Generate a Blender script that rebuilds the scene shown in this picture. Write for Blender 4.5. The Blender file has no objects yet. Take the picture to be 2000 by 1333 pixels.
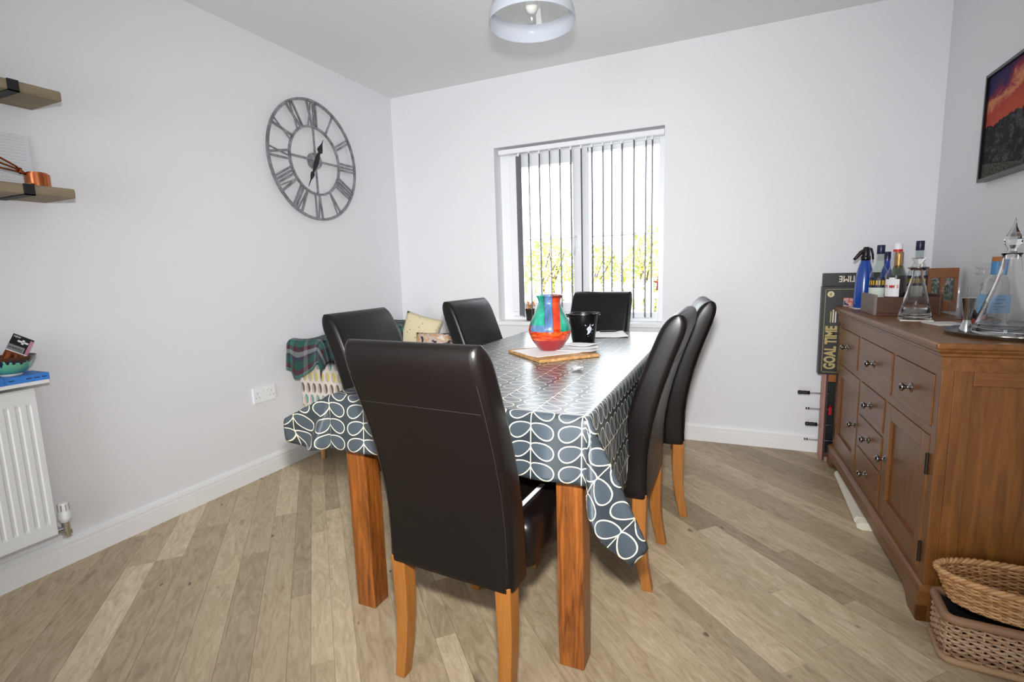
import bpy, bmesh, math, random
from mathutils import Vector, Matrix
random.seed(7)
PI = math.pi
S = bpy.context.scene
COL = S.collection
R_ = math.radians

# ------------------------------------------------------------------ camera
CAM = Vector((2.404, -3.3125, 1.1067))
yaw, pitch, roll, FPX = -0.41723, -0.13956, -0.02968, 989.6
fw = Vector((math.sin(yaw)*math.cos(pitch), math.cos(yaw)*math.cos(pitch), math.sin(pitch)))
rt = Vector((math.cos(yaw), -math.sin(yaw), 0)); up = rt.cross(fw)
r2 = rt*math.cos(roll)+up*math.sin(roll); u2 = up*math.cos(roll)-rt*math.sin(roll)
cd = bpy.data.cameras.new('camera'); cam = bpy.data.objects.new('camera', cd); COL.objects.link(cam)
cd.sensor_width = 36; cd.sensor_fit = 'HORIZONTAL'; cd.lens = FPX/2000*36; cd.clip_start = .02
cam.matrix_world = Matrix(((r2.x,u2.x,-fw.x,CAM.x),(r2.y,u2.y,-fw.y,CAM.y),(r2.z,u2.z,-fw.z,CAM.z),(0,0,0,1)))
S.camera = cam

# ------------------------------------------------------------------ world, lights, exposure
W = bpy.data.worlds.new('overcast_sky'); S.world = W; W.use_nodes = True
bg = W.node_tree.nodes['Background']; bg.inputs[0].default_value = (.89,.945,1,1); bg.inputs[1].default_value = 26.0
S.view_settings.view_transform = 'Standard'; S.view_settings.look = 'None'
S.view_settings.gamma = 1; S.view_settings.use_curve_mapping = False; S.view_settings.exposure = -1.83

def area_light(name, loc, rot, sx, sy, power, col=(1,1,1), portal=False):
    l = bpy.data.lights.new(name, 'AREA'); l.shape = 'RECTANGLE'; l.size = sx; l.size_y = sy
    l.energy = power; l.color = col
    o = bpy.data.objects.new(name, l); COL.objects.link(o); o.location = loc; o.rotation_euler = rot
    if portal: l.cycles.is_portal = True
    return o
ROOM_W, ROOM_H, REAR = 3.331, 2.4, -6.4
# daylight openings: the dining window, and an unseen opening added behind the camera as fill
area_light('window_daylight_portal', (1.41,.34,1.34), (R_(-90),0,0), 1.2, 1.25, 1, portal=True)
area_light('rear_fill_opening_portal', (1.66,REAR-.02,1.05), (R_(90),0,0), 1.4, 2.1, 1, portal=True)
# the photographer's flash gun, on top of the camera
fl = bpy.data.lights.new('camera_flash','AREA'); fl.shape='RECTANGLE'; fl.size=.09; fl.size_y=.06; fl.energy=92; fl.spread=R_(104); fl.color=(1,.99,.985)
flo = bpy.data.objects.new('camera_flash', fl); COL.objects.link(flo)
fm = cam.matrix_world.to_3x3(); flo.matrix_world = Matrix.Translation(CAM+u2*.19) @ (Matrix.Rotation(0,4,'X')) @ fm.to_4x4()

# ------------------------------------------------------------------ node helpers
class V:
    """socket or float with arithmetic that makes Math nodes"""
    def __init__(s, nt, x): s.nt, s.x = nt, x
    def _m(s, op, *a, clamp=False):
        n = s.nt.nodes.new('ShaderNodeMath'); n.operation = op; n.use_clamp = clamp
        for i, q in enumerate((s,)+a):
            q = q.x if isinstance(q, V) else q
            if isinstance(q, (int,float)): n.inputs[i].default_value = q
            else: s.nt.links.new(q, n.inputs[i])
        return V(s.nt, n.outputs[0])
    def __add__(s,o): return s._m('ADD',o)
    def __radd__(s,o): return s._m('ADD',o)
    def __sub__(s,o): return s._m('SUBTRACT',o)
    def __rsub__(s,o): return (s*-1)+o
    def __mul__(s,o): return s._m('MULTIPLY',o)
    def __rmul__(s,o): return s._m('MULTIPLY',o)
    def __truediv__(s,o): return s._m('DIVIDE',o)
    def abs(s): return s._m('ABSOLUTE')
    def sqrt(s): return s._m('SQRT')
    def sin(s): return s._m('SINE')
    def mod(s,o): return s._m('FLOORED_MODULO',o)
    def floor(s): return s._m('FLOOR')
    def lt(s,o): return s._m('LESS_THAN',o)
    def gt(s,o): return s._m('GREATER_THAN',o)
    def min(s,o): return s._m('MINIMUM',o)
    def max(s,o): return s._m('MAXIMUM',o)
    def pow(s,o): return s._m('POWER',o)
    def rng(s,a,b): return s.gt(a)*s.lt(b)
    def step(s,a,b):
        n = s.nt.nodes.new('ShaderNodeMapRange'); s.nt.links.new(s.x,n.inputs[0])
        n.inputs[1].default_value=a; n.inputs[2].default_value=b; n.interpolation_type='SMOOTHSTEP'
        return V(s.nt,n.outputs[0])
def srgb(c):
    if isinstance(c,str): c = tuple(int(c[i:i+2],16)/255 for i in (0,2,4))
    return tuple((x/12.92 if x<=.04045 else ((x+.055)/1.055)**2.4) for x in c[:3])+(1,)
class M:
    def __init__(s, name, col='808080', rough=.5, **kw):
        s.m = bpy.data.materials.new(name); s.m.use_nodes = True; s.nt = s.m.node_tree
        s.b = s.nt.nodes['Principled BSDF']
        s.b.inputs['Base Color'].default_value = srgb(col); s.b.inputs['Roughness'].default_value = rough
        for k,v in kw.items(): s.b.inputs[k.replace('_',' ')].default_value = v
    def n(s, t): return s.nt.nodes.new('ShaderNode'+t)
    def coord(s, kind='Object', scale=(1,1,1), rot=(0,0,0), loc=(0,0,0)):
        t = s.n('TexCoord'); m = s.n('Mapping'); s.nt.links.new(t.outputs[kind], m.inputs[0])
        m.inputs['Scale'].default_value = scale; m.inputs['Rotation'].default_value = rot; m.inputs['Location'].default_value = loc
        return m.outputs[0]
    def xyz(s, vec):
        n = s.n('SeparateXYZ'); s.nt.links.new(vec, n.inputs[0]); return [V(s.nt, n.outputs[i]) for i in range(3)]
    def noise(s, vec, scale=5, detail=4, rough=.55, dist=0, out=0):
        n = s.n('TexNoise'); s.nt.links.new(vec, n.inputs['Vector']); n.inputs['Scale'].default_value=scale
        n.inputs['Detail'].default_value=detail; n.inputs['Roughness'].default_value=rough; n.inputs['Distortion'].default_value=dist
        return V(s.nt, n.outputs[out])
    def col(s, c):
        n = s.n('RGB'); n.outputs[0].default_value = srgb(c); return n.outputs[0]
    def mix(s, f, a, b, mode='MIX'):
        n = s.n('Mix'); n.data_type='RGBA'; n.blend_type = mode
        for i,q in ((0,f),(6,a),(7,b)):
            if isinstance(q,V): q=q.x
            if isinstance(q,str): q=srgb(q)
            if isinstance(q,(int,float,tuple)): n.inputs[i].default_value=q
            else: s.nt.links.new(q,n.inputs[i])
        return n.outputs[2]
    def ramp(s, f, stops):
        n = s.n('ValToRGB'); s.nt.links.new(f.x, n.inputs[0]); e = n.color_ramp.elements
        while len(e)<len(stops): e.new(.5)
        for q,(p,c) in zip(e,stops): q.position=p; q.color=srgb(c)
        return n.outputs[0]
    def setcol(s, c): s.nt.links.new(c, s.b.inputs['Base Color']); return s
    def setrough(s, v): s.nt.links.new(v.x, s.b.inputs['Roughness']); return s
    def bump(s, h, strength=.3, dist=.002):
        n = s.n('Bump'); n.inputs['Strength'].default_value=strength; n.inputs['Distance'].default_value=dist
        s.nt.links.new(h.x, n.inputs['Height']); s.nt.links.new(n.outputs[0], s.b.inputs['Normal']); return s

def wood(name, dark, light, axis='z', rough=.35, scale=1, contrast=(.3,.72), spec=.5):
    m = M(name, light, rough)
    st = {'x':(1.2,14,14),'y':(14,1.2,14),'z':(14,14,1.2)}[axis]
    v = m.coord('Object', tuple(q*scale for q in st))
    a = m.noise(v, 2.2, 5, .6, 1.2); b = m.noise(v, 9, 6, .7, .3)
    f = a*.7+b*.3
    m.setcol(m.ramp(f, [(contrast[0],dark),(contrast[1],light)]))
    m.bump(b,.12,.001); m.b.inputs['Specular IOR Level'].default_value = spec
    return m.m
def thin_glass(name, tint=(1,1,1), refl=.12, rough=.02):
    m = M(name); nt = m.nt
    tr = m.n('BsdfTransparent'); tr.inputs[0].default_value = tint+(1,)
    gl = m.n('BsdfGlossy'); gl.inputs['Roughness'].default_value = rough
    lw = m.n('LayerWeight'); lw.inputs[0].default_value = .5
    f = V(nt, lw.outputs['Facing']).pow(3)*.8+(.03+refl*.1)
    mx = m.n('MixShader'); nt.links.new(f.x, mx.inputs[0]); nt.links.new(tr.outputs[0], mx.inputs[1]); nt.links.new(gl.outputs[0], mx.inputs[2])
    nt.links.new(mx.outputs[0], nt.nodes['Material Output'].inputs[0]); return m.m
def plain(name, col, rough=.5, **kw): return M(name, col, rough, **kw).m

# ------------------------------------------------------------------ mesh helpers
class B:
    def __init__(s): s.v=[]; s.f=[]; s.uv=None
    def add(s, vs, fs):
        k=len(s.v); s.v += [tuple(q) for q in vs]; s.f += [tuple(i+k for i in f) for f in fs]; return s
    def box(s, x0,x1,y0,y1,z0,z1):
        return s.add([(x,y,z) for z in (z0,z1) for y in (y0,y1) for x in (x0,x1)],
            [(0,2,3,1),(4,5,7,6),(0,1,5,4),(2,6,7,3),(0,4,6,2),(1,3,7,5)])
    def taper(s, cx0,cy0,z0,w0,d0,cx1,cy1,z1,w1,d1):
        vs=[(cx0+sx*w0/2,cy0+sy*d0/2,z0) for sx,sy in ((-1,-1),(1,-1),(1,1),(-1,1))]+[(cx1+sx*w1/2,cy1+sy*d1/2,z1) for sx,sy in ((-1,-1),(1,-1),(1,1),(-1,1))]
        return s.add(vs,[(3,2,1,0),(4,5,6,7),(0,1,5,4),(1,2,6,5),(2,3,7,6),(3,0,4,7)])
    def loft(s, rings, cap=True, closed=True):
        k=len(s.v); n=len(rings[0])
        for r in rings: s.v += [tuple(q) for q in r]
        for i in range(len(rings)-1):
            for j in range(n if closed else n-1):
                a=k+i*n+j; b=k+i*n+(j+1)%n; s.f.append((a,b,b+n,a+n))
        if cap:
            s.f.append(tuple(k+j for j in reversed(range(n)))); s.f.append(tuple(k+(len(rings)-1)*n+j for j in range(n)))
        return s
    def lathe(s, prof, n=32, c=(0,0,0), cap=False):
        rings=[[(c[0]+r*math.cos(2*PI*j/n), c[1]+r*math.sin(2*PI*j/n), c[2]+z) for j in range(n)] for r,z in prof]
        return s.loft(rings, cap)
    def tube(s, pts, rad, n=8, cap=True):
        pts=[Vector(q) for q in pts]; rings=[]
        rr = rad if isinstance(rad,(list,tuple)) else [rad]*len(pts)
        t0=(pts[1]-pts[0]).normalized(); a=Vector((0,0,1)) if abs(t0.z)<.9 else Vector((1,0,0))
        nx=t0.cross(a).normalized()
        for i,q in enumerate(pts):
            t=((pts[min(i+1,len(pts)-1)]-pts[max(i-1,0)])).normalized()
            nx=(nx-t*nx.dot(t)).normalized(); ny=t.cross(nx)
            rings.append([q+nx*rr[i]*math.cos(2*PI*j/n)+ny*rr[i]*math.sin(2*PI*j/n) for j in range(n)])
        return s.loft(rings, cap)
    def prism(s, poly, fn, t0, t1):
        """poly 2-D, fn(a,b,t) -> 3-D"""
        n=len(poly); vs=[fn(a,b,t0) for a,b in poly]+[fn(a,b,t1) for a,b in poly]
        return s.add(vs,[tuple(reversed(range(n))),tuple(range(n,2*n))]+[(i,(i+1)%n,(i+1)%n+n,i+n) for i in range(n)])
    def build(s, name, mat, parent=None, smooth=False, bevel=0, seg=2, fixn=True):
        me=bpy.data.meshes.new(name)
        if bevel or fixn:
            bm=bmesh.new(); vs=[bm.verts.new(v) for v in s.v]
            for f in s.f:
                try: bm.faces.new([vs[i] for i in f])
                except ValueError: pass
            if fixn: bmesh.ops.recalc_face_normals(bm, faces=bm.faces)
            if bevel:
                ed=[e for e in bm.edges if len(e.link_faces)==2 and e.calc_face_angle(0)>.5]
                bmesh.ops.bevel(bm, geom=ed, offset=bevel, segments=seg, profile=.5, affect='EDGES', clamp_overlap=True)
            bm.to_mesh(me); bm.free()
        else: me.from_pydata(s.v,[],s.f)
        if s.uv:
            l=me.uv_layers.new(name='UVMap')
            for lp in me.loops: l.data[lp.index].uv = s.uv[lp.vertex_index]
        me.materials.append(mat)
        if smooth:
            me.polygons.foreach_set('use_smooth',[True]*len(me.polygons))
            if smooth=='auto': me.set_sharp_from_angle(angle=R_(40))
        o=bpy.data.objects.new(name,me); COL.objects.link(o)
        if parent: o.parent=parent
        return o
def tag(o,label,cat,group=None):
    o['label']=label; o['category']=cat
    if group: o['group']=group
    return o
def thing(name,label,cat,loc=(0,0,0),rz=0,group=None):
    o=bpy.data.objects.new(name,None); COL.objects.link(o); o.location=loc; o.rotation_euler=(0,0,rz); o.empty_display_size=.1
    return tag(o,label,cat,group)
def struct(o): o['kind']='structure'; return o
def copy_tree(o,parent=None):
    c=o.copy(); COL.objects.link(c); c.parent=parent
    for ch in list(o.children): copy_tree(ch,c)
    return c
def text_mesh(name, txt, size, mat, parent, mtx, extrude=.0006, bold=0, sx=1):
    cu=bpy.data.curves.new('tmp','FONT'); cu.body=txt; cu.size=size; cu.extrude=extrude; cu.offset=bold; cu.align_x='LEFT'; cu.resolution_u=3
    t=bpy.data.objects.new('tmp',cu); COL.objects.link(t); bpy.context.view_layer.update()
    me=bpy.data.meshes.new_from_object(t.evaluated_get(bpy.context.evaluated_depsgraph_get())); bpy.data.objects.remove(t); bpy.data.curves.remove(cu)
    me.materials.clear(); me.materials.append(mat); me.transform(Matrix.Diagonal((sx,1,1,1))); me.transform(mtx)
    o=bpy.data.objects.new(name,me); COL.objects.link(o); o.parent=parent; return o
def frame_mtx(o,ex,ey):
    ex=Vector(ex).normalized(); ey=Vector(ey).normalized(); ez=ex.cross(ey); o=Vector(o)
    return Matrix(((ex.x,ey.x,ez.x,o.x),(ex.y,ey.y,ez.y,o.y),(ex.z,ey.z,ez.z,o.z),(0,0,0,1)))
def rrect(w,d,r,n=4):
    out=[]
    for cx,cy,a0 in ((w/2-r,d/2-r,0),(-w/2+r,d/2-r,90),(-w/2+r,-d/2+r,180),(w/2-r,-d/2+r,270)):
        for i in range(n+1):
            a=R_(a0+90*i/n); out.append((cx+r*math.cos(a),cy+r*math.sin(a)))
    return out

# ------------------------------------------------------------------ shared materials
m=M('wall_paint','e9e9ec',.85); m.bump(m.noise(m.coord('Object',(1,1,1)),180,2),.04,.001); MAT_WALL=m.m
m=M('ceiling_paint','ecedee',.9); MAT_CEIL=m.m
MAT_TRIM=plain('white_gloss_trim','f1f1f1',.35)
MAT_UPVC=plain('white_upvc','f4f6f8',.25)
MAT_OAK_X=wood('sideboard_oak_x','5a3515','8e5b2a','x'); MAT_OAK_Y=wood('sideboard_oak_y','5a3515','8e5b2a','y'); MAT_OAK_Z=wood('sideboard_oak_z','5a3515','8e5b2a','z')
MAT_TLEG=wood('table_leg_oak','4f260a','9c5a22','z',.32,1.3,(.34,.62))
MAT_CLEG=wood('chair_leg_beech','8c5420','a86d2e','z',.35)
MAT_CHROME=plain('polished_steel','c8c8c8',.18,Metallic=1)
MAT_PEWTER=plain('pewter','8f8b88',.2,Metallic=1); MAT_HINGE=plain('antique_hinge','2a2019',.45,Metallic=.4)
MAT_BLACK=plain('black_plastic','0b0b0c',.3)
MAT_BLACKMATT=plain('black_matt','101012',.7)
MAT_PAPER=plain('white_paper','f2f2f2',.8)
MAT_CREAM=plain('cream_print','e6dcc2',.6)
MAT_GLASS=M('clear_glass','ffffff',.0,Transmission_Weight=1,IOR=1.45).m
MAT_THIN=thin_glass('thin_clear_glass',(.97,.98,.98))

# ================================================================== SETTING
WX0,WX1,WZ0,WZ1 = .84,1.985,.742,1.945      # window opening
b=B(); D=.32
b.box(-.12,WX0,0,D,-.05,ROOM_H+.1).box(WX1,ROOM_W+.12,0,D,-.05,ROOM_H+.1).box(WX0,WX1,0,D,-.05,WZ0).box(WX0,WX1,0,D,WZ1,ROOM_H+.1)
struct(b.build('wall_back',MAT_WALL))
struct(B().box(-.12,0,REAR,0,-.05,ROOM_H+.1).build('wall_left',MAT_WALL))
struct(B().box(ROOM_W,ROOM_W+.12,REAR,0,-.05,ROOM_H+.1).build('wall_right',MAT_WALL))
b=B().box(-.12,.96,REAR-.12,REAR,-.05,ROOM_H+.1).box(2.36,ROOM_W+.12,REAR-.12,REAR,-.05,ROOM_H+.1).box(.96,2.36,REAR-.12,REAR,2.1,ROOM_H+.1)  # out of view; the gap is added and sized to let in fill daylight
struct(b.build('wall_rear',MAT_WALL))
struct(B().box(0,ROOM_W,REAR,0,ROOM_H,ROOM_H+.1).build('ceiling',MAT_CEIL))

# floor: base slab and diagonal vinyl planks
m=M('vinyl_plank','a8957a',.42)
uvc=m.coord('UV',(2.0,8.5,1)); oi=m.n('ObjectInfo'); rnd=V(m.nt,oi.outputs['Random'])
g1=m.noise(uvc,3.0,6,.64,2.4); g2=m.noise(m.coord('UV',(4,110,1)),4,4,.7,.4)
g=g1*.8+g2*.2
c1=m.ramp(g,[(.24,'9c8b72'),(.4,'c6b397'),(.55,'d9c8ae'),(.72,'ebdfca')])
kn=m.noise(m.coord('UV',(2.3,5.0,1)),1.7,1,.4)
c2=m.mix(kn.step(.69,.80)*.6,c1,'5c4e40'); k2=m.noise(m.coord('UV',(9,17,1)),1.6,1,.3); c2=m.mix(k2.step(.76,.82)*.75,c2,'4a3c30')
tone=m.ramp(rnd,[(0,'a89d8a'),(.3,'cfc6b6'),(.7,'e6dfd0'),(1,'fbf7ec')])
c3=m.mix(1.0,c2,tone,'MULTIPLY'); m.setcol(m.mix(.28,c2,c3) if 0 else m.mix(.8,c2,c3))
m.bump(g2,.1,.0006); m.b.inputs['Specular IOR Level'].default_value=.4
MAT_FLOOR=m.m
floor=struct(B().box(0,ROOM_W,REAR,0,-.05,-.004).build('floor',plain('floor_underlay','9c8a70',.6)))
def clip(poly,f):
    out=[]
    for i in range(len(poly)):
        a,c=poly[i],poly[(i+1)%len(poly)]; fa,fc=f(a),f(c)
        if fa>=0: out.append(a)
        if (fa>=0)!=(fc>=0):
            t=fa/(fa-fc); out.append((a[0]+(c[0]-a[0])*t,a[1]+(c[1]-a[1])*t))
    return out
YN=-4.3
def plank(n0,n1,l0,l1,name='plank'):
    # n axis = (-1,-1)/sqrt2, along axis = (1,-1)/sqrt2
    q=1/math.sqrt(2); g=.0004
    P=[((-n+l)*q,(-n-l)*q) for n,l in ((n0+g,l0+g),(n1-g,l0+g),(n1-g,l1-g),(n0+g,l1-g))]
    for f in (lambda p:p[0]-.002,lambda p:ROOM_W-.002-p[0],lambda p:-.002-p[1],lambda p:p[1]-YN):
        P=clip(P,f)
        if len(P)<3: return
    A=abs(sum(P[i][0]*P[(i+1)%len(P)][1]-P[(i+1)%len(P)][0]*P[i][1] for i in range(len(P)))/2)
    if A<.0006: return
    b=B().prism(P,lambda a,c,t:(a,c,t),-.004,0); off=random.random()*40
    b.uv=[(((x-y)*q)+off,((-x-y)*q)+off*3) for x,y,z in b.v]
    b.build(name,MAT_FLOOR,floor,fixn=False)
n=-2.45+.0007; rows=[]
while n<3.2:
    w=random.choice([.0643,.0965,.1286,.0965]); rows.append((n,n+w)); n+=w
for n0,n1 in rows:
    l=-1-random.random()*1.2
    while l<6:
        L=random.uniform(.75,1.5); plank(n0,n1,l,l+L); l+=L
# planks run -45 degrees; behind the camera the same vinyl continues in one sheet
b=B().box(.002,ROOM_W-.002,REAR,YN-.001,-.004,0); b.uv=[((x-y)*.707,(-x-y)*.707) for x,y,z in b.v]
b.build('vinyl_sheet',MAT_FLOOR,floor,fixn=False)

# skirting boards with two grooves
prof=[(0,0),(.018,0),(.018,.072),(.0155,.074),(.0155,.079),(.017,.081),(.017,.09),(.013,.093),(.012,.098),(.006,.107),(0,.108)]
def skirting(name,fn): struct(B().prism(prof,fn,0,1).build(name,MAT_TRIM))
skirting('baseboard_left',lambda a,z,t:(a,REAR*(1-t)-.019*t,z))
skirting('baseboard_back',lambda a,z,t:(ROOM_W*t,-a,z))
skirting('baseboard_right',lambda a,z,t:(ROOM_W-a,REAR*(1-t)-.019*t,z))

# window: frame, casement, panes, sill
FY0,FY1=.10,.165
win=struct(B().box(WX0,WX0+.075,FY0,FY1,WZ0,WZ1).box(WX1-.045,WX1,FY0,FY1,WZ0,WZ1).box(WX0+.075,WX1-.045,FY0,FY1,WZ1-.05,WZ1).box(WX0+.075,WX1-.045,FY0,FY1,WZ0,WZ0+.06)
  .box(1.425,1.475,FY0,FY1,WZ0+.06,WZ1-.05).build('window_1',MAT_UPVC,bevel=.004))
cx0,cx1,cz0,cz1=.915,1.425,.802,1.895
b=B().box(cx0,cx0+.07,FY0-.022,FY1-.01,cz0,cz1).box(cx1-.045,cx1+.012,FY0-.022,FY1-.01,cz0,cz1).box(cx0+.07,cx1-.045,FY0-.022,FY1-.01,cz1-.085,cz1).box(cx0+.07,cx1-.045,FY0-.022,FY1-.01,cz0,cz0+.07)
b.build('casement_frame',MAT_UPVC,win,bevel=.006)
B().box(1.475,WX1-.045,FY0+.005,FY1-.01,WZ1-.082,WZ1-.05).box(1.475,1.487,FY0+.005,FY1-.01,WZ0+.06,WZ1-.05).build('glazing_bead',MAT_UPVC,win,bevel=.004)
B().box(cx0+.07,cx1-.045,.135,.141,cz0+.07,cz1-.085).build('pane',thin_glass('window_glass',(1,1,1),.05),win)
B().box(1.487,WX1-.045,.135,.141,WZ0+.06,WZ1-.082).build('pane',bpy.data.materials['window_glass'],win)
B().box(cx0+.07,cx1-.045,.133,.143,1.311,1.320).build('glazing_bar',MAT_UPVC,win,bevel=.002)
B().box(1.487,WX1-.045,.133,.143,1.311,1.320).build('glazing_bar',MAT_UPVC,win,bevel=.002)
h=B().box(1.388,1.412,.062,.078,1.24,1.33).build('handle',MAT_UPVC,win,bevel=.004)
B().tube([(1.40,.062,1.315),(1.40,.044,1.31),(1.398,.038,1.27),(1.397,.040,1.195)],[.009,.009,.008,.007]).build('handle_lever',MAT_UPVC,h,smooth=True)
struct(B().box(WX0-.035,WX1+.035,-.028,0,.716,.742).box(WX0,WX1,0,FY0,.7415,.7425).build('trim_1',MAT_TRIM,bevel=.005))

# ================================================================== BLIND
m=M('blind_fabric','7c7d86',.85); v=m.coord('Object',(1,1,1)); m.bump(m.noise(v,300,2),.15,.001)
tl=m.n('BsdfTranslucent'); tl.inputs[0].default_value=srgb('8c8d96'); mx=m.n('MixShader'); mx.inputs[0].default_value=.10
m.nt.links.new(m.b.outputs[0],mx.inputs[1]); m.nt.links.new(tl.outputs[0],mx.inputs[2]); m.nt.links.new(mx.outputs[0],m.nt.nodes['Material Output'].inputs[0]); MAT_SLAT=m.m
bl=thing('vertical_blind','grey vertical slat blind drawn open across the window','blind',(1.41,.045,1.9))
B().box(-.55,.57,-.02,.02,.0,.032).build('headrail',MAT_UPVC,bl,bevel=.004)
slx=[1.003,1.08,1.156,1.23,1.303,1.379,1.450,1.522,1.594,1.651,1.718,1.793,1.866,1.905]
for i,x in enumerate(slx):
    a=R_(24-15*(x-1.0)/.9+random.choice((-6,-4.5,5,4,6.5))) if i else R_(47)
    b=B(); ring=[]
    for k in range(7):
        u=(k/6-.5)*.089; bow=.004*(1-(2*u/.089)**2)
        ring.append((u,bow))
    vs=[]; ln=1.115
    for z in (-.012,-.012-ln):
        for u,w in ring: vs.append((u*math.sin(a)+w*math.cos(a),-u*math.cos(a)+w*math.sin(a),z))
    vs2=[(x_+.0012*math.cos(a),y_+.0012*math.sin(a),z_) for x_,y_,z_ in vs]
    fs=[(k,k+1,k+8,k+7) for k in range(6)]+[(14+k,14+k+7,14+k+8,14+k+1) for k in range(6)]
    for k in range(6): fs+= [(k,14+k,15+k,k+1),(7+k,8+k,22+k,21+k)]
    fs+=[(0,7,21,14),(6,20,27,13)]
    o=B().add(vs+vs2,fs).build('slat',MAT_SLAT,bl); o.location=(x-1.41,0,0)
    c=B().box(-.006,.006,-.004,.004,-.02,.002).build('slat_hanger',MAT_UPVC,o,bevel=.001)
B().tube([(-.47+.0,-.004,-1.122),(-.2,-.004,-1.126),(.1,-.004,-1.123),(.5,-.004,-1.126)],.0012,6).build('bottom_chain',MAT_UPVC,bl)

# ================================================================== OUTSIDE
struct(B().box(-9,12,.35,16,-.2,-.1).build('ground_outside',plain('pale_paving','d8d4cc',.9)))
MAT_FENCE=plain('white_painted_timber','f6f6f4',.6)
fe=thing('picket_fence','white painted picket fence seen beyond the window','fence',(0.4,4.0,-.1))
for k in range(34):
    x=-3.0+k*.15
    b=B().prism([(-.05,0),(.05,0),(.05,.97),(.035,1.0),(0,1.02),(-.035,1.0),(-.05,.97)],lambda a,z,t:(a,t,z),-.01,.01)
    o=b.build('picket',MAT_FENCE,fe); o.location=(x,0,0)
B().box(-3.1,2.2,.011,.04,.25,.33).build('rail',MAT_FENCE,fe); B().box(-3.1,2.2,.011,.04,.75,.83).build('rail',MAT_FENCE,fe)
m=M('hedge_leaves','8fa048',.6); rr=V(m.nt,m.n('NewGeometry').outputs['Random Per Island'])
m.setcol(m.ramp(rr,[(0,'6f8a35'),(.4,'a3b04e'),(.7,'c6bd5a'),(.9,'d8b070'),(1,'c98a6a')])); MAT_LEAF=m.m
MAT_STEM=plain('shrub_stem','5b4632',.8)
labs=['round yellow-green shrub behind the fence, left end of the row','yellow-green shrub behind the fence, second from the left','tall olive shrub behind the fence, middle of the row','golden-green shrub behind the fence, second from the right','green and russet shrub behind the fence, right end of the row']
for i,(x,hh) in enumerate([(-1.95,1.75),(-.95,1.85),(.02,1.66),(1.0,1.88),(2.0,1.98)]):
    t=thing('garden_shrub',labs[i],'shrub',(x,6+.15*(i%2),-.1),0,'shrubs beyond the window')
    b=B()
    for k in range(1500):
        a=random.random()*2*PI; ph=math.acos(random.uniform(-1,1)); r=random.random()**.25
        c=Vector((.56*r*math.sin(ph)*math.cos(a),.5*r*math.sin(ph)*math.sin(a),hh*.52+hh*.5*r*math.cos(ph)))
        d=Vector((random.uniform(-1,1),random.uniform(-1,1),random.uniform(-1,1))).normalized(); e=d.orthogonal().normalized(); s=random.uniform(.035,.06)
        b.add([c-d*s,c+e*s*.45,c+d*s,c-e*s*.45],[(0,1,2,3)])
    o=b.build('foliage',MAT_LEAF,t,fixn=False); o['kind']='stuff'
    b=B()
    for k in range(5): b.tube([(0,0,0),(random.uniform(-.2,.2),random.uniform(-.15,.15),hh*.5),(random.uniform(-.4,.4),random.uniform(-.3,.3),hh*.85)],[.03,.02,.008],6)
    b.build('stem',MAT_STEM,t)

# ================================================================== TABLE + CLOTH
TX0,TX1,TY0,TY1,TZ=1.25,2.065,-2.108,-.405,.733
MAT_TTOP=wood('table_top_oak','7a3c10','a85f20','y',.3); MAT_TRAILX=wood('table_rail_oak','7a3c10','a85f20','x',.3)
tb=thing('dining_table','long oak dining table with square legs under the leaf-print cloth','table',((TX0+TX1)/2,(TY0+TY1)/2,0))
hx,hy=(TX1-TX0)/2,(TY1-TY0)/2
B().box(-hx,hx,-hy,hy,TZ-.03,TZ).build('tabletop',MAT_TTOP,tb,bevel=.004)
for sx in (-1,1):
    for sy in (-1,1):
        B().taper(sx*(hx-.013-.037),sy*(hy-.016-.037),0,.072,.072,sx*(hx-.013-.037),sy*(hy-.016-.037),TZ-.03,.074,.074).build('leg',MAT_TLEG,tb,bevel=.003)
for sx in (-1,1): B().box(sx*(hx-.05)-.011,sx*(hx-.05)+.011,-hy+.09,hy-.09,TZ-.115,TZ-.03).build('apron',MAT_TTOP,tb)
for sy in (-1,1): B().box(-hx+.087,hx-.087,sy*(hy-.055)-.011,sy*(hy-.055)+.011,TZ-.115,TZ-.03).build('apron',MAT_TRAILX,tb)

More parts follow.
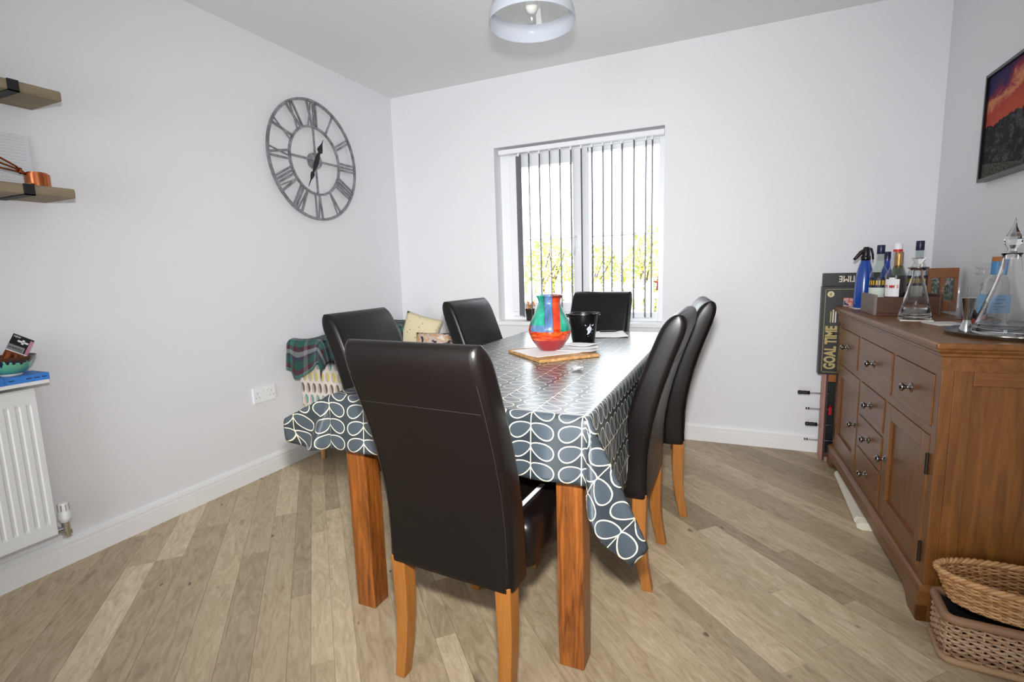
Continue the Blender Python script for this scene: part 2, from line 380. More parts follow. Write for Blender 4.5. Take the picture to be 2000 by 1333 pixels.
def crom(keys,t):
    """keys: list of (t,Vector) ; Catmull-Rom"""
    if t<=keys[0][0]: return keys[0][1]
    if t>=keys[-1][0]: return keys[-1][1]
    for i in range(len(keys)-1):
        if keys[i][0]<=t<=keys[i+1][0]: break
    p1,p2=keys[i][1],keys[i+1][1]; p0=keys[i-1][1] if i>0 else p1*2-p2; p3=keys[i+2][1] if i+2<len(keys) else p2*2-p1
    u=(t-keys[i][0])/(keys[i+1][0]-keys[i][0])
    return .5*((2*p1)+(p2-p0)*u+(2*p0-5*p1+4*p2-p3)*u*u+(3*p1-p0-3*p2+p3)*u**3)
def drape(x0,x1,y0,y1,z,over,corners,sides,rb=.012,step=.013,hem=None):
    """flat sheet over a box top. over=(left,right,front,back); corners dict (sx,sy)->keys of (deg from y-side, dir); sides: fn(side,t)->dir"""
    L,Rr,Fr,Bk=over
    us=[]; u=x0-L; N=max(2,round((x1+Rr-u)/step)); us=[u+(x1+Rr-u)*i/N for i in range(N+1)]
    v0=y0-Fr; Nv=max(2,round((y1+Bk-v0)/step)); vs=[v0+(y1+Bk-v0)*i/Nv for i in range(Nv+1)]
    verts=[]; uv=[]
    for v in vs:
        for u in us:
            cx=min(max(u,x0),x1); cy=min(max(v,y0),y1); ox,oy=u-cx,v-cy; r=math.hypot(ox,oy)
            if r<1e-9: p=Vector((cx,cy,z))
            else:
                out=Vector((ox,oy,0))/r
                if ox and oy:
                    th=math.degrees(math.atan2(abs(ox),abs(oy))); d=crom(corners[(1 if ox>0 else -1,1 if oy>0 else -1)],th).normalized()
                elif ox: d=sides('R' if ox>0 else 'L',cy).normalized()
                else: d=sides('B' if oy>0 else 'F',cx).normalized()
                e=rb*(1-math.exp(-r/rb)); p=Vector((cx,cy,z))+out*e+d*(r-e)
            verts.append(p); uv.append((u,v))
    n=len(us)
    fs=[(j*n+i,j*n+i+1,(j+1)*n+i+1,(j+1)*n+i) for j in range(len(vs)-1) for i in range(n-1)]
    b=B(); b.v=[tuple(q) for q in verts]; b.f=fs; b.uv=uv; return b
def solidify(o,t):
    md=o.modifiers.new('thickness','SOLIDIFY'); md.thickness=t; md.offset=1

Vc=Vector
CR={(1,-1):[(0,Vc((0,-.06,-1))),(10,Vc((.02,-.02,-1))),(20,Vc((.045,.05,-1))),(28,Vc((.03,-.02,-1))),(35,Vc((.01,-.15,-.99))),(45,Vc((.07,-.24,-.97))),(53,Vc((.15,-.22,-.965))),(61,Vc((.27,-.06,-.96))),(70,Vc((.40,.05,-.92))),(80,Vc((.22,.12,-.97))),(90,Vc((.08,0,-1)))],
    (-1,-1):[(0,Vc((0,-.06,-1))),(10,Vc((-.10,-.02,-1))),(24,Vc((-.30,-.20,-.94))),(36,Vc((-.52,-.02,-.80))),(47,Vc((-.76,-.10,-.62))),(62,Vc((-.88,-.12,-.45))),(78,Vc((-.62,-.02,-.72))),(90,Vc((-.42,0,-.88)))],
    (1,1):[(0,Vc((0,.05,-1))),(45,Vc((.3,.3,-.9))),(90,Vc((.06,0,-1)))],
    (-1,1):[(0,Vc((0,.05,-1))),(45,Vc((-.3,.3,-.9))),(90,Vc((-.10,0,-1)))]}
def cside(s,t):
    if s=='F': return Vc((.012*math.sin(t*23),-.06+.05*math.sin(t*31+.5)*min(1,(t-TX0)*5,(TX1-t)*8 if t<TX1 else 0),-1))
    if s=='R': return Vc((.08-.02*min(1,(t-TY0)*4)+.015*math.sin(t*19),0,-1))
    if s=='L':
        k=min(1,(t-TY0)*3.2); return Vc((-.42+.32*k+.02*math.sin(t*14)*k,0,-.88-.12*k))
    return Vc((0,.05,-1))
m=M('leaf_print_oilcloth','3f4a52',.3)
ux,uy,_=m.xyz(m.coord('UV'))
SP,PER=.137,.0525
sx=((ux-1.925+SP/2).mod(SP)-SP/2); ax=sx.abs()
line=None; inner=None
Lf,Wd,th=.066,.0215,R_(24)
for k in (-1,0,1):
    ty=(uy*-1).mod(PER)+k*PER          # distance towards the hem from a node
    a=ax*math.cos(th)+ty*math.sin(th); bb=ty*math.cos(th)-ax*math.sin(th)
    A=(a-Lf/2)/(Lf/2); wl=(a/Lf*.55+.62)*Wd; Bq=bb/wl
    Fv=(A*A+Bq*Bq).sqrt()
    gr=((A/(Lf/2))*(A/(Lf/2))+(Bq/wl)*(Bq/wl)).sqrt()/Fv.max(.001)
    dist=((Fv-1)/gr.max(.001)).abs()
    ln=dist.lt(.0016); inn=Fv.lt(1)
    line=ln if line is None else line.max(ln); inner=inn if inner is None else inner.max(inn)
line=line.max(ax.lt(.0013))
c=m.mix(inner,'2f363b','414a51'); m.setcol(m.mix(line,c,'d9d3bd'))
m.bump(m.noise(m.coord('UV',(1,1,1)),420,2),.05,.0005)
m.b.inputs['Specular IOR Level'].default_value=.6; m.b.inputs['Coat Weight'].default_value=.35; m.b.inputs['Coat Roughness'].default_value=.25
MAT_CLOTH=m.m
b=drape(TX0-.004,TX1+.004,TY0-.004,TY1+.004,TZ+.001,(.18,.345,.185,.16),CR,cside,step=.0105)
vv_=[]
for (x,y,z),(u,v) in zip(b.v,b.uv):
    if u>TX1+.01 and (-1.71<v<-1.27 or -1.16<v<-.7) and z<.482: z=.482+.002*math.sin(y*40)
    vv_.append((x,y,z))
b.v=vv_
cl=b.build('tablecloth',MAT_CLOTH,smooth=True,fixn=False); solidify(cl,.0012)
tag(cl,'slate grey oilcloth with cream leaf-and-stem print draped over the dining table','tablecloth')

# ================================================================== CHAIRS
m=M('brown_leather','0f0a09',.38); v=m.coord('Object'); nz=m.noise(v,260,3,.6); m.bump(nz,.16,.0008)
m.b.inputs['Specular IOR Level'].default_value=.36; m.setrough(m.noise(v,9,3)*.18+.27); MAT_LEATHER=m.m
MAT_STITCH=plain('stitching','1c1614',.6)
def lerp_tab(tab,z):
    for (z0,a),(z1,c) in zip(tab,tab[1:]):
        if z<=z1: 
            t=(z-z0)/(z1-z0); t=max(0,t); return a+(c-a)*t
    return tab[-1][1]
REARY=[(.33,-.213),(.41,-.211),(.48,-.213),(.56,-.222),(.64,-.239),(.72,-.262),(.80,-.289),(.88,-.319),(.954,-.345)]
CW=.38
def make_chair():
    t=thing('dining_chair','','chair')
    b=B(); rings=[]; ZT=.945
    zs=[.335,.343,.37,.42,.48,.54,.6,.66,.72,.78,.84,.88]
    for i,z in enumerate(zs):
        y0=lerp_tab(REARY,z); th=.094-.012*(z-.32)/.6; w=CW-(.006 if i==0 else 0)
        rings.append([(x,y0+th/2+y,z) for x,y in rrect(w,th,.02)])
    for k in range(1,9):
        a=PI/2*k/8; z=.88+.074*math.sin(a); y0=lerp_tab(REARY,.88)-.026*math.sin(a); th=.082*max(.12,math.cos(a)**.75); w=CW-.014*(1-math.cos(a))
        yc=y0+.082/2; rings.append([(x,yc+y,z) for x,y in rrect(w,th,min(.02,th*.45))])
    b.loft(rings).build('backrest',MAT_LEATHER,t,smooth=True)
    # seat
    b=B(); rings=[]
    for z,ins in ((.338,.006),(.345,0),(.40,0),(.44,0),(.458,.006),(.468,.02),(.473,.05),(.475,.1)):
        w0,d0=CW+.005-2*ins,.345-2*ins
        rings.append([(x,.065+y,z) for x,y in rrect(w0,d0,.03 if ins<.05 else .02)])
    b.loft(rings).build('seat',MAT_LEATHER,t,smooth=True)
    # stitched seams on the back
    st=B()
    def rear(z): return lerp_tab(REARY,z)-.0008
    st.tube([(-CW/2+.02,rear(.80),.80),(CW/2-.02,rear(.80),.80)],.0011,4)
    for s in (-1,1): st.tube([(s*(CW/2-.012),rear(z)+.0012,z) for z in (.4,.5,.6,.7,.8,.87)],.0011,4)
    st.build('stitching',MAT_STITCH,t)
    for s in (-1,1):
        b=B()
        pts=[(.35,-.188,.048),(.25,-.186,.046),(.17,-.188,.042),(.09,-.197,.038),(0,-.215,.034)]
        rings=[[(s*(CW/2-.028)+dx*w/2*.9,y+dy*w/2,z) for dx,dy in ((-1,-1),(1,-1),(1,1),(-1,1))] for z,y,w in pts]
        b.loft(rings).build('leg',MAT_CLEG,t,bevel=.003)
        B().taper(s*(CW/2-.012),.205,0,.034,.034,s*(CW/2-.028),.20,.35,.046,.046).build('leg',MAT_CLEG,t,bevel=.003)
    return t
ch=make_chair()
spots=[(1.7626,-2.078,-4.0,'dark brown leather dining chair nearest the camera, its back turned to it'),
 (1.228,-1.603,-90,'x'),
 (1.355,-.908,-95.5,'dark brown leather dining chair on the left of the table, nearer the window'),
 (1.60,-.434,174,'dark brown leather dining chair at the far end of the table below the window'),
 (1.944,-1.494,89,'dark brown leather dining chair on the right of the table, nearer the camera'),
 (1.985,-.938,98,'dark brown leather dining chair on the right of the table, nearer the back wall')]
spots[1]=spots[1][:3]+('dark brown leather dining chair on the left of the table, directly behind the nearest chair',)
for i,(x,y,a,lb) in enumerate(spots):
    o=ch if i==0 else copy_tree(ch)
    o.location=(x,y,0); o.rotation_euler=(0,0,R_(a)); tag(o,lb,'chair','leather chairs around the dining table')
o=B().box(-.006,.006,-.10,.09,0,.003).build('folded_letter',MAT_PAPER); o.location=(1.895,-2.07,.4765); o.rotation_euler=(R_(0),0,R_(-3))
tag(o,'folded white letter lying on the seat of the nearest dining chair','letter')

# ================================================================== THINGS ON THE TABLE
TT=TZ+.0028
m=M('cork_board','b98b54',.7); m.setcol(m.ramp(m.noise(m.coord('Object'),60,3),[(.3,'9a6a38'),(.7,'cfa36a')])); MAT_BOARD=m.m
o=B().box(-.16,.16,-.14,.14,0,.012).build('wooden_placemat',MAT_BOARD,bevel=.002); o.location=(1.678,-1.247,TT); o.rotation_euler=(0,0,R_(-43))
tag(o,'tan wooden placemat set diagonally under the painted vase','placemat')
def sheet(name,label,w,d,loc,rz,curl=0,mat=MAT_PAPER,group=None,t=.0012,cat='paper'):
    b=B(); n=8; vs=[]; 
    for top in (0,1):
        for j in range(n+1):
            for i in range(n+1):
                u,v=i/n,j/n; z=curl*(max(0,u-.6)/.4)**2+curl*.5*(max(0,.25-v)/.25)**2+.001*math.sin(u*7+v*5)
                vs.append(((u-.5)*w,(v-.5)*d,z+.001+top*t))
    q=n+1; N=q*q; fs=[]
    for j in range(n):
        for i in range(n):
            a=j*q+i; fs+=[(a,a+q,a+q+1,a+1),(N+a,N+a+1,N+a+q+1,N+a+q)]
    for i in range(n):
        fs+=[(i,i+1,N+i+1,N+i),(n*q+i,N+n*q+i,N+n*q+i+1,n*q+i+1),(i*q,N+i*q,N+i*q+q,i*q+q),(i*q+n,i*q+q+n,N+i*q+q+n,N+i*q+n)]
    o=b.add(vs,fs).build(name,mat,smooth='auto'); o.location=loc; o.rotation_euler=(0,0,R_(rz)); tag(o,label,cat,group); return o
sheet('paper_sheet','white paper sheet with a curled edge under the painted vase',.22,.27,(1.668,-1.235,TT+.012),-38,.0)
sheet('envelope','white envelope lying at the right of the placemat, lowest of the three',.17,.11,(1.782,-1.19,TT+.0135),-8,.004,group='post beside the vase')
sheet('envelope','white envelope in the middle of the little pile beside the vase',.16,.11,(1.778,-1.155,TT+.019),12,.006,group='post beside the vase')
sheet('envelope','white envelope on top of the little pile in front of the bucket',.15,.11,(1.775,-1.125,TT+.026),-4,.008,group='post beside the vase')
sheet('leaflet','open white leaflet lying at the far end of the table',.20,.26,(1.76,-.56,TT),18,.004,cat='leaflet')
o=B().tube([(-.05,0,0),(.035,0,0),(.052,0,0)],[.0045,.0045,.001],8).build('ballpoint_pen',MAT_BLACK,smooth='auto'); o.location=(1.755,-.50,TT+.012); o.rotation_euler=(0,0,R_(20)); tag(o,'black pen resting on the open white leaflet','pen')
b=B(); 
for k in range(2): pass
bm_pts=[]
b.lathe([(.001,0),(.016,.001),(.02,.008),(.012,.014),(.001,.016)],9)
b.v=[(x*1.15+random.uniform(-.004,.004),y+random.uniform(-.005,.005),z+random.uniform(0,.005)) for x,y,z in b.v]
o=b.build('crumpled_wrapper',plain('cellophane','d8d8dc',.2,Transmission_Weight=.4)); o.location=(1.883,-1.553,TT); tag(o,'small crumpled clear wrapper on the tablecloth in front of the placemat','wrapper')

# vase
m=M('painted_vase_glaze','c8401c',.16,Coat_Weight=.5,Coat_Roughness=.05)
x_,y_,z_=m.xyz(m.coord('Object'))
nz=m.noise(m.coord('Object',(1,1,1)),28,4,.6)-.5
px=x_+nz*.006; pz=z_+nz*.008
orange=m.ramp(m.noise(m.coord('Object',(1,1,2.5)),22,4,.6,1),[(.3,'8f1f0c'),(.5,'d2471a'),(.7,'ea7a25')])
green=m.ramp(m.noise(m.coord('Object',(1,1,.5)),30,4),[(.3,'0f5f55'),(.6,'2fa58a'),(.8,'57c0a0')])
blue=m.ramp(m.noise(m.coord('Object',(1,1,.5)),30,4),[(.3,'39557f'),(.6,'5f83ad'),(.8,'8aa8c6')])
c=orange
c=m.mix(pz.lt(.050)*1.0,c,'8e1c20')
redc=px.rng(.010,.044)*pz.gt(.105)
c=m.mix(redc,c,m.ramp(m.noise(m.coord('Object',(1,1,.6)),26,4),[(.3,'9c2a18'),(.6,'cc4020'),(.8,'e06a30')]))
gl=px.lt(-.022)*pz.gt(.115); gr_=px.gt(.042)*pz.rng(.088,.205)
c=m.mix(gl,c,green); c=m.mix(gr_,c,green)
bl_=(px.rng(-.024,.010)*pz.gt(.088)).max(px.rng(-.085,.004)*pz.rng(.088,.116))
c=m.mix(bl_,c,blue)
ed=None
for e in ((px+.024).abs(),(px-.010).abs()): 
    q=e.lt(.0012)*pz.gt(.10); ed=q if ed is None else ed.max(q)
c=m.mix(ed*.7,c,'2a1a18'); c=m.mix((z_-.236).abs().lt(.006)*px.gt(.01),c,'6d2a20')
m.setcol(c)
prof=[(.002,0),(.044,0),(.047,.003),(.062,.018),(.083,.050),(.0925,.078),(.0938,.092),(.090,.112),(.080,.138),(.066,.165),(.055,.188),(.0492,.206),(.0485,.215),(.051,.226),(.0575,.238),(.060,.242),(.0575,.2425),(.0535,.236),(.046,.215),(.05,.19),(.06,.165),(.07,.14),(.002,.13)]
o=B().lathe(prof,48).build('painted_vase',m.m,smooth=True); o.location=(1.655,-1.205,TT+.0145); o.rotation_euler=(0,0,R_(-22))
o.rotation_euler=(0,0,-R_(-22)); tag(o,'red, green and blue hand-painted pot-bellied vase on the placemat','vase')

# bucket
bk=thing('bucket','small black plastic bucket with a white motif behind the vase','bucket',(1.70,-.825,TT),R_(20))
B().lathe([(.001,0),(.055,0),(.057,.003),(.0735,.132),(.0775,.134),(.0785,.139),(.0775,.144),(.073,.144),(.0715,.139),(.054,.006),(.001,.006)],40).build('pail',MAT_BLACK,bk,smooth='auto')
hd=[(.079*math.cos(a),.079*math.sin(a)*1.0,.134+.012*math.sin(2*abs(a)) ) for a in [R_(-180+k*10) for k in range(19)]]
B().tube([(x*1.03,y*1.06-.003,z+.004) for x,y,z in hd],.0028,6).build('bail_handle',MAT_BLACK,bk,smooth=True)
for s in (-1,1): B().tube([(s*.074,0,.132),(s*.088,0,.134)],.009,10).build('handle_lug',MAT_BLACK,bk,smooth='auto')
def on_pail(u,z): 
    r=.0573+(.0735-.0573)*(z-.003)/.129+.0006; a=R_(-90)+u/.066; return (r*math.cos(a),r*math.sin(a),z)
def motif(poly): 
    b=B(); b.add([on_pail(u,z) for u,z in poly],[tuple(range(len(poly)))]); return b
mb=B()
for poly in ([(-.012,.040),(-.004,.042),(.006,.050),(.014,.066),(.013,.074),(.006,.080),(.005,.096),(-.001,.082),(-.010,.076),(-.014,.068),(-.008,.060),(-.008,.050)],[(.010,.086),(.026,.092),(.020,.082)],[(-.024,.088),(-.014,.084),(-.020,.091)],[(.014,.046),(.018,.048),(.016,.051)],[(.020,.062),(.024,.066),(.020,.067)],[(-.006,.030),(-.002,.031),(-.004,.034)],[(.006,.036),(.009,.037),(.007,.039)]):
    q=motif(poly); mb.add(q.v,q.f)
o=mb.build('motif',plain('white_print','d4d9e2',.4),bk,fixn=False)
for vtx in o.data.vertices: vtx.co.x+=.0
o.rotation_euler=(0,0,R_(22))

# ================================================================== SIDEBOARD
sbA=Vector((2.957,-1.50,0)); SBROT=R_(2.05)
# local frame: +X goes back to the wall, +Y along the length away from the camera
sb=thing('oak_sideboard','dark oak sideboard with six drawers and two panelled doors along the right wall','sideboard',sbA,SBROT)
LEN,DEP,HT=1.315,.32,.865
b=B().box(.018,DEP,0.012,LEN-.012,.10,.78)
b.build('carcass',MAT_OAK_Z,sb)
# corner posts & rails of the front frame
B().box(0,.03,0,.042,.10,.79).build('stile',MAT_OAK_Z,sb,bevel=.002); B().box(0,.03,LEN-.042,LEN,.10,.79).build('stile',MAT_OAK_Z,sb,bevel=.002)
B().box(.001,.03,.042,LEN-.042,.762,.80).build('rail',MAT_OAK_Y,sb); B().box(.001,.03,.042,LEN-.042,.573,.602).build('rail',MAT_OAK_Y,sb); B().box(.001,.03,.042,LEN-.042,.10,.132).build('rail',MAT_OAK_Y,sb)
for y0,y1,z0,z1 in ((.40,.424,.602,.762),(.873,.906,.602,.762),(.458,.482,.132,.573),(.825,.852,.132,.573)): B().box(.001,.03,y0,y1,z0,z1).build('mullion',MAT_OAK_Z,sb)
KNOB=[(.0001,.0),(.016,.0),(.0165,.002),(.012,.0045),(.006,.008),(.0055,.015),(.009,.019),(.0142,.024),(.0138,.029),(.008,.0335),(.0001,.0345)]
def knob(par,y,z):
    k=B()
    pr=KNOB
    n=16; rings=[[(-q,r*math.cos(2*PI*j/n)+y,r*math.sin(2*PI*j/n)+z) for j in range(n)] for r,q in pr]
    k.loft(rings).build('knob',MAT_PEWTER,par,smooth=True)
def drawer(y0,y1,z0,z1):
    g=.0018
    o=B().box(-.003,.02,y0+g,y1-g,z0+g,z1-g).build('drawer',MAT_OAK_Y,sb,bevel=.0018); knob_o=thing_k=None
    k=(y0+y1)/2; 
    pr=KNOB
    n=16; z=(z0+z1)/2; rings=[[(-.003-q,r*math.cos(2*PI*j/n)+k,r*math.sin(2*PI*j/n)+z) for j in range(n)] for r,q in pr]
    B().loft(rings).build('knob',MAT_PEWTER,o,smooth=True)
for y0,y1 in ((.042,.40),(.424,.873),(.906,LEN-.042)): drawer(y0,y1,.602,.762)
B().box(.001,.03,.482,.825,.424,.436).build('rail',MAT_OAK_Y,sb); B().box(.001,.03,.482,.825,.278,.290).build('rail',MAT_OAK_Y,sb)
for z0,z1 in ((.436,.573),(.290,.424),(.132,.278)): drawer(.482,.825,z0,z1)
def door(y0,y1,knob_y,hinge_y):
    g=.002; z0,z1=.132,.573; s=.058
    d=B().box(.012,.018,y0+g,y1-g,z0+g,z1-g).build('door',MAT_OAK_Z,sb)
    for a_,c_ in ((y0+g,y0+s),(y1-s,y1-g)): B().box(-.002,.012,a_,c_,z0+g,z1-g).build('door_stile',MAT_OAK_Z,d,bevel=.0015)
    B().box(-.002,.012,y0+s,y1-s,z1-s,z1-g).build('door_rail',MAT_OAK_Y,d,bevel=.0015); B().box(-.002,.012,y0+s,y1-s,z0+g,z0+s+.015).build('door_rail',MAT_OAK_Y,d,bevel=.0015)
    B().box(.0085,.012,y0+s+.0,y1-s,z0+s+.015,z1-s).build('door_panel',MAT_OAK_Z,d)
    knob(d,knob_y,.354)
    for z in (.20,.485): B().tube([(-.003,hinge_y,z-.033),(-.003,hinge_y,z+.033)],.0055,8).build('hinge',MAT_HINGE,d,smooth='auto')
door(.042,.458,.432,.040); door(.852,LEN-.042,.882,LEN-.040)
# side panel frame (near end)
for y0,y1,tag_ in ((0,.013,'near'),(LEN-.013,LEN,'far')):
    B().box(.03,.075,y0,y1,.10,.79).build('side_stile',MAT_OAK_Z,sb,bevel=.0015); B().box(DEP-.06,DEP,y0,y1,.10,.79).build('side_stile',MAT_OAK_Z,sb,bevel=.0015)
    B().box(.075,DEP-.06,y0,y1,.74,.79).build('side_rail',MAT_OAK_X,sb,bevel=.0015); B().box(.075,DEP-.06,y0,y1,.10,.16).build('side_rail',MAT_OAK_X,sb,bevel=.0015)
# cornice, top
def around(prof,name,mat):
    """prof (out,z) swept round front and two ends"""
    rings=[]
    for o_,z in prof: rings.append([(DEP,-o_,z),(-o_,-o_,z),(-o_,LEN+o_,z),(DEP,LEN+o_,z)])
    b=B(); n=4
    k=len(rings)
    for r in rings: b.v+=r
    for i in range(k):
        for j in range(3): a=i*4+j; c=((i+1)%k)*4+j; b.f.append((a,a+1,c+1,c))
    b.f.append(tuple(i*4 for i in range(k))); b.f.append(tuple(i*4+3 for i in reversed(range(k))))
    return b.build(name,mat,sb)
around([(-.02,.782),(.004,.782),(.004,.822),(.010,.826),(.010,.832),(.018,.840),(.020,.846),(-.02,.846)],'cornice',MAT_OAK_Y)
B().box(-.026,DEP+.002,-.026,LEN+.026,.8462,HT).build('top',MAT_OAK_Y,sb,bevel=.006,seg=3)
# plinth with bracket feet
around([(-.01,.052),(.017,.052),(.017,.098),(.010,.108),(.003,.114),(-.01,.114)],'plinth',MAT_OAK_Y)
def foot(y0,y1,curve_at):
    s=1 if curve_at>0 else -1
    e=y1 if s>0 else y0; poly=[(y0,.052),(y1,.052)] if 0 else None
    a=y0 if s>0 else y1
    pts=[(a,0),(a+s*.07,0),(a+s*.085,.012),(a+s*.10,.032),(a+s*.125,.045),(a+s*.16,.052),(a,.052)]
    B().prism(pts,lambda u,z,t:(t,u,z),-.017,.01).build('bracket_foot',MAT_OAK_Y,sb)
foot(-.017,.2,1); foot(LEN-.2,LEN+.017,-1)
for y in (-.017,LEN+.007):
    B().prism([(-.017,0),(.07,0),(.085,.012),(.10,.032),(.125,.045),(.16,.052),(-.017,.052)],lambda u,z,t:(u,t,z),y,y+.01).build('bracket_foot',MAT_OAK_X,sb)
    B().box(DEP-.09,DEP,y,y+.01,0,.052).build('bracket_foot',MAT_OAK_X,sb)
# cream cloth under it
b=B(); pts=[(0,.002),(.036,.001),(.052,.008),(.056,.022),(.046,.036),(.02,.040),(-.02,.036),(-.06,.034),(-.06,.002)]
b.prism(pts,lambda a,z,t:(2.944-a*(1-.12*t),-.93+t*.52+(.03*math.sin(a*30)),z+.0),0,1)
b.loft([[ (2.942-a*.95,-.93+dy,max(.001,z*(1-.15*abs(dy)/.02))) for a,z in pts] for dy in (-.0,-.012,-.02)])
tag(b.build('folded_cream_cloth',plain('cream_canvas','e2dccb',.85),smooth='auto'),'folded cream cloth poking out from under the sideboard','cloth')

# ================================================================== ON THE SIDEBOARD
T=HT
def at(x,y,z=T): return (x,y,z)
def lathe_thing(name,label,cat,loc,parts,group=None,rz=0):
    t=thing(name,label,cat,loc,rz,group)
    for pn,prof,mat in parts: B().lathe(prof,32).build(pn,mat,t,smooth='auto')
    return t
# crate
crx=thing('wooden_crate','open dark wooden crate holding bottles on the sideboard','crate',(2.957,-.672,T),R_(2))
MAT_CRATE=wood('crate_dark_wood','3a1f12','5d3620','x',.45); MAT_CRATE_END=wood('crate_end_wood','6e5f55','877a70','y',.6)
CL,CWD,CH=.235,.21,.088
B().box(0,CL,0,CWD,0,.008).build('base',MAT_CRATE,crx)
B().box(0,CL,0,.012,.008,CH-.01).build('side_board',MAT_CRATE,crx,bevel=.002); B().box(0,CL,CWD-.012,CWD,.008,CH-.01).build('side_board',MAT_CRATE,crx,bevel=.002)
B().box(-.003,.009,-.002,CWD+.002,.0,CH).build('end_board',MAT_CRATE_END,crx,bevel=.002); B().box(CL-.009,CL+.003,-.002,CWD+.002,.0,CH).build('end_board',MAT_CRATE,crx,bevel=.002)
def crate_pt(u,v): 
    a=R_(2); return (2.957+u*math.cos(a)-v*math.sin(a), -.672+u*math.sin(a)+v*math.cos(a))
def label_band(parent,r,z0,z1,a0,a1,mat,name='label',n=14,off=.0006):
    b=B(); vs=[]
    for z in (z0,z1):
        for k in range(n+1):
            a=R_(a0+(a1-a0)*k/n); vs.append(((r+off)*math.cos(a),(r+off)*math.sin(a),z))
    b.add(vs,[(k,k+1,k+n+2,k+n+1) for k in range(n)]); return b.build(name,mat,parent,smooth=True,fixn=False)
MAT_NAVY=plain('navy_cap','12133a',.35); MAT_GREENG=thin_glass('pale_green_glass',(.90,.95,.92)); MAT_GOLD=plain('gold_print','c9a227',.4); MAT_NAVYL=plain('navy_label','1a1c3c',.5); MAT_PALEL=plain('pale_green_label','cfd8cc',.6)
MAT_LIQ=plain('dark_liquor','1a0806',.1,Coat_Weight=.6); MAT_RED=plain('red_print','c4252b',.5); MAT_GOLDF=plain('gold_foil','b98f4a',.35,Metallic=.7)
FACE=-112   # azimuth towards the camera
def bottle(name,label,loc,prof,mat,cap_prof,cap_mat,group='bottles in the crate'):
    t=thing(name,label,'bottle',loc,0,group); B().lathe(prof,32).build('glass_body',mat,t,smooth='auto'); B().lathe(cap_prof,24,cap=True).build('cap',cap_mat,t,smooth='auto'); return t
Zb=T+.0085
def gin(label,u,v,hs):
    x,y=crate_pt(u,v); r=.036
    t=bottle('gin_bottle',label,(x,y,Zb),[(.002,0),(r-.003,0),(r,.004),(r,.165*hs),(r-.006,.178*hs),(.02,.2*hs),(.0145,.215*hs),(.0138,.26*hs),(.0135,.262*hs)],MAT_GREENG,[(.0145,.255*hs),(.0155,.257*hs),(.0155,.293*hs),(.0145,.295*hs)],MAT_NAVY)
    label_band(t,r,.105*hs,.150*hs,FACE-75,FACE+75,MAT_NAVYL); label_band(t,r,.02,.105*hs,FACE-75,FACE+75,MAT_PALEL)
    # gold lettering: small blocks, not readable in the photograph
    for k in range(7): label_band(t,r,.117*hs,.138*hs,FACE-62+k*18,FACE-62+k*18+(13 if k%2 else 10),MAT_GOLD,'lettering',4,.0012)
    return t
gin('clear gin bottle with navy cap and navy-and-gold label, leftmost in the crate',.048,.155,1.0)
gin('tall clear gin bottle with navy cap at the right of the crate',.19,.15,1.04)
x,y=crate_pt(.087,.064); r=.040
t=bottle('liqueur_bottle','dark liqueur bottle with white label and red lettering at the front of the crate',(x,y,Zb),[(.002,0),(r-.003,0),(r,.004),(r,.162),(r-.008,.176),(.022,.205),(.0165,.225),(.0155,.262)],thin_glass('liqueur_glass',(.93,.93,.96)),[(.0165,.272),(.0165,.295),(.014,.298)],plain('white_cap','e6e6ea',.4))
B().lathe([(.001,.003),(r-.002,.004),(r-.002,.160),(.001,.161)],32).build('liquor',MAT_LIQ,t,smooth='auto')
B().lathe([(.0168,.262),(.0168,.272)],24).build('cap_band',MAT_RED,t,smooth=True)
label_band(t,r,.07,.145,FACE-50,FACE+28,plain('white_label','e6e4e4',.6),off=.0012)
label_band(t,r,.145,.152,FACE-26,FACE+4,bpy.data.materials['white_label'],off=.0012)
for i,chs in enumerate("PIMM'S"):
    a=R_(FACE-47+i*12.2); rr_=r+.0022
    text_mesh('letter',chs,.019,MAT_RED,t,frame_mtx((rr_*math.cos(a),rr_*math.sin(a),.107),(-math.sin(a),math.cos(a),0),(0,0,1)),.0003,.0004,.8)
x,y=crate_pt(.119,.160); 
t=bottle('sparkling_wine_bottle','bottle with gold foil neck between the gin bottles',(x,y,Zb),[(.002,0),(.033,0),(.033,.14),(.024,.18),(.0155,.205),(.0145,.21)],thin_glass('dark_green_glass',(.55,.62,.5)),[(.0155,.19),(.0175,.21),(.0165,.245),(.0165,.258),(.015,.262)],MAT_GOLDF)
x,y=3.05,-.405
t=bottle('blue_bottle','slim cobalt blue bottle behind the crate of bottles',(x,y,T),[(.002,0),(.026,0),(.026,.16),(.018,.19),(.012,.21),(.0115,.245)],plain('cobalt_glass','1d3c8c',.1),[(.0135,.238),(.0135,.272),(.012,.274)],MAT_NAVY)
# soda siphon
t=lathe_thing('soda_siphon','cobalt blue soda siphon with black spout behind the crate','siphon',(2.985,-.30,T+.004),[('bottle',[(.002,0),(.036,0),(.040,.006),(.041,.05),(.040,.10),(.037,.15),(.030,.195),(.021,.225),(.0175,.235)],plain('cobalt_metal','17459b',.22,Coat_Weight=.6)),('collar',[(.0185,.232),(.021,.236),(.021,.25),(.018,.256)],MAT_BLACK)])
hd=B().tube([(0,0,.25),(0,0,.285),(0,0,.298)],[.017,.0155,.010],14).build('head',MAT_BLACK,t,smooth='auto')
B().tube([(0,0,.285),(-.022,-.004,.272),(-.040,-.006,.248),(-.050,-.008,.238)],[.010,.0095,.008,.006],10).build('spout',plain('dark_maroon_plastic','2a1012',.35),t,smooth=True)
B().tube([(.006,.004,.292),(.022,.006,.287),(.030,.008,.262),(.032,.008,.236)],[.006,.006,.005,.004],8).build('lever',MAT_BLACK,t,smooth=True)
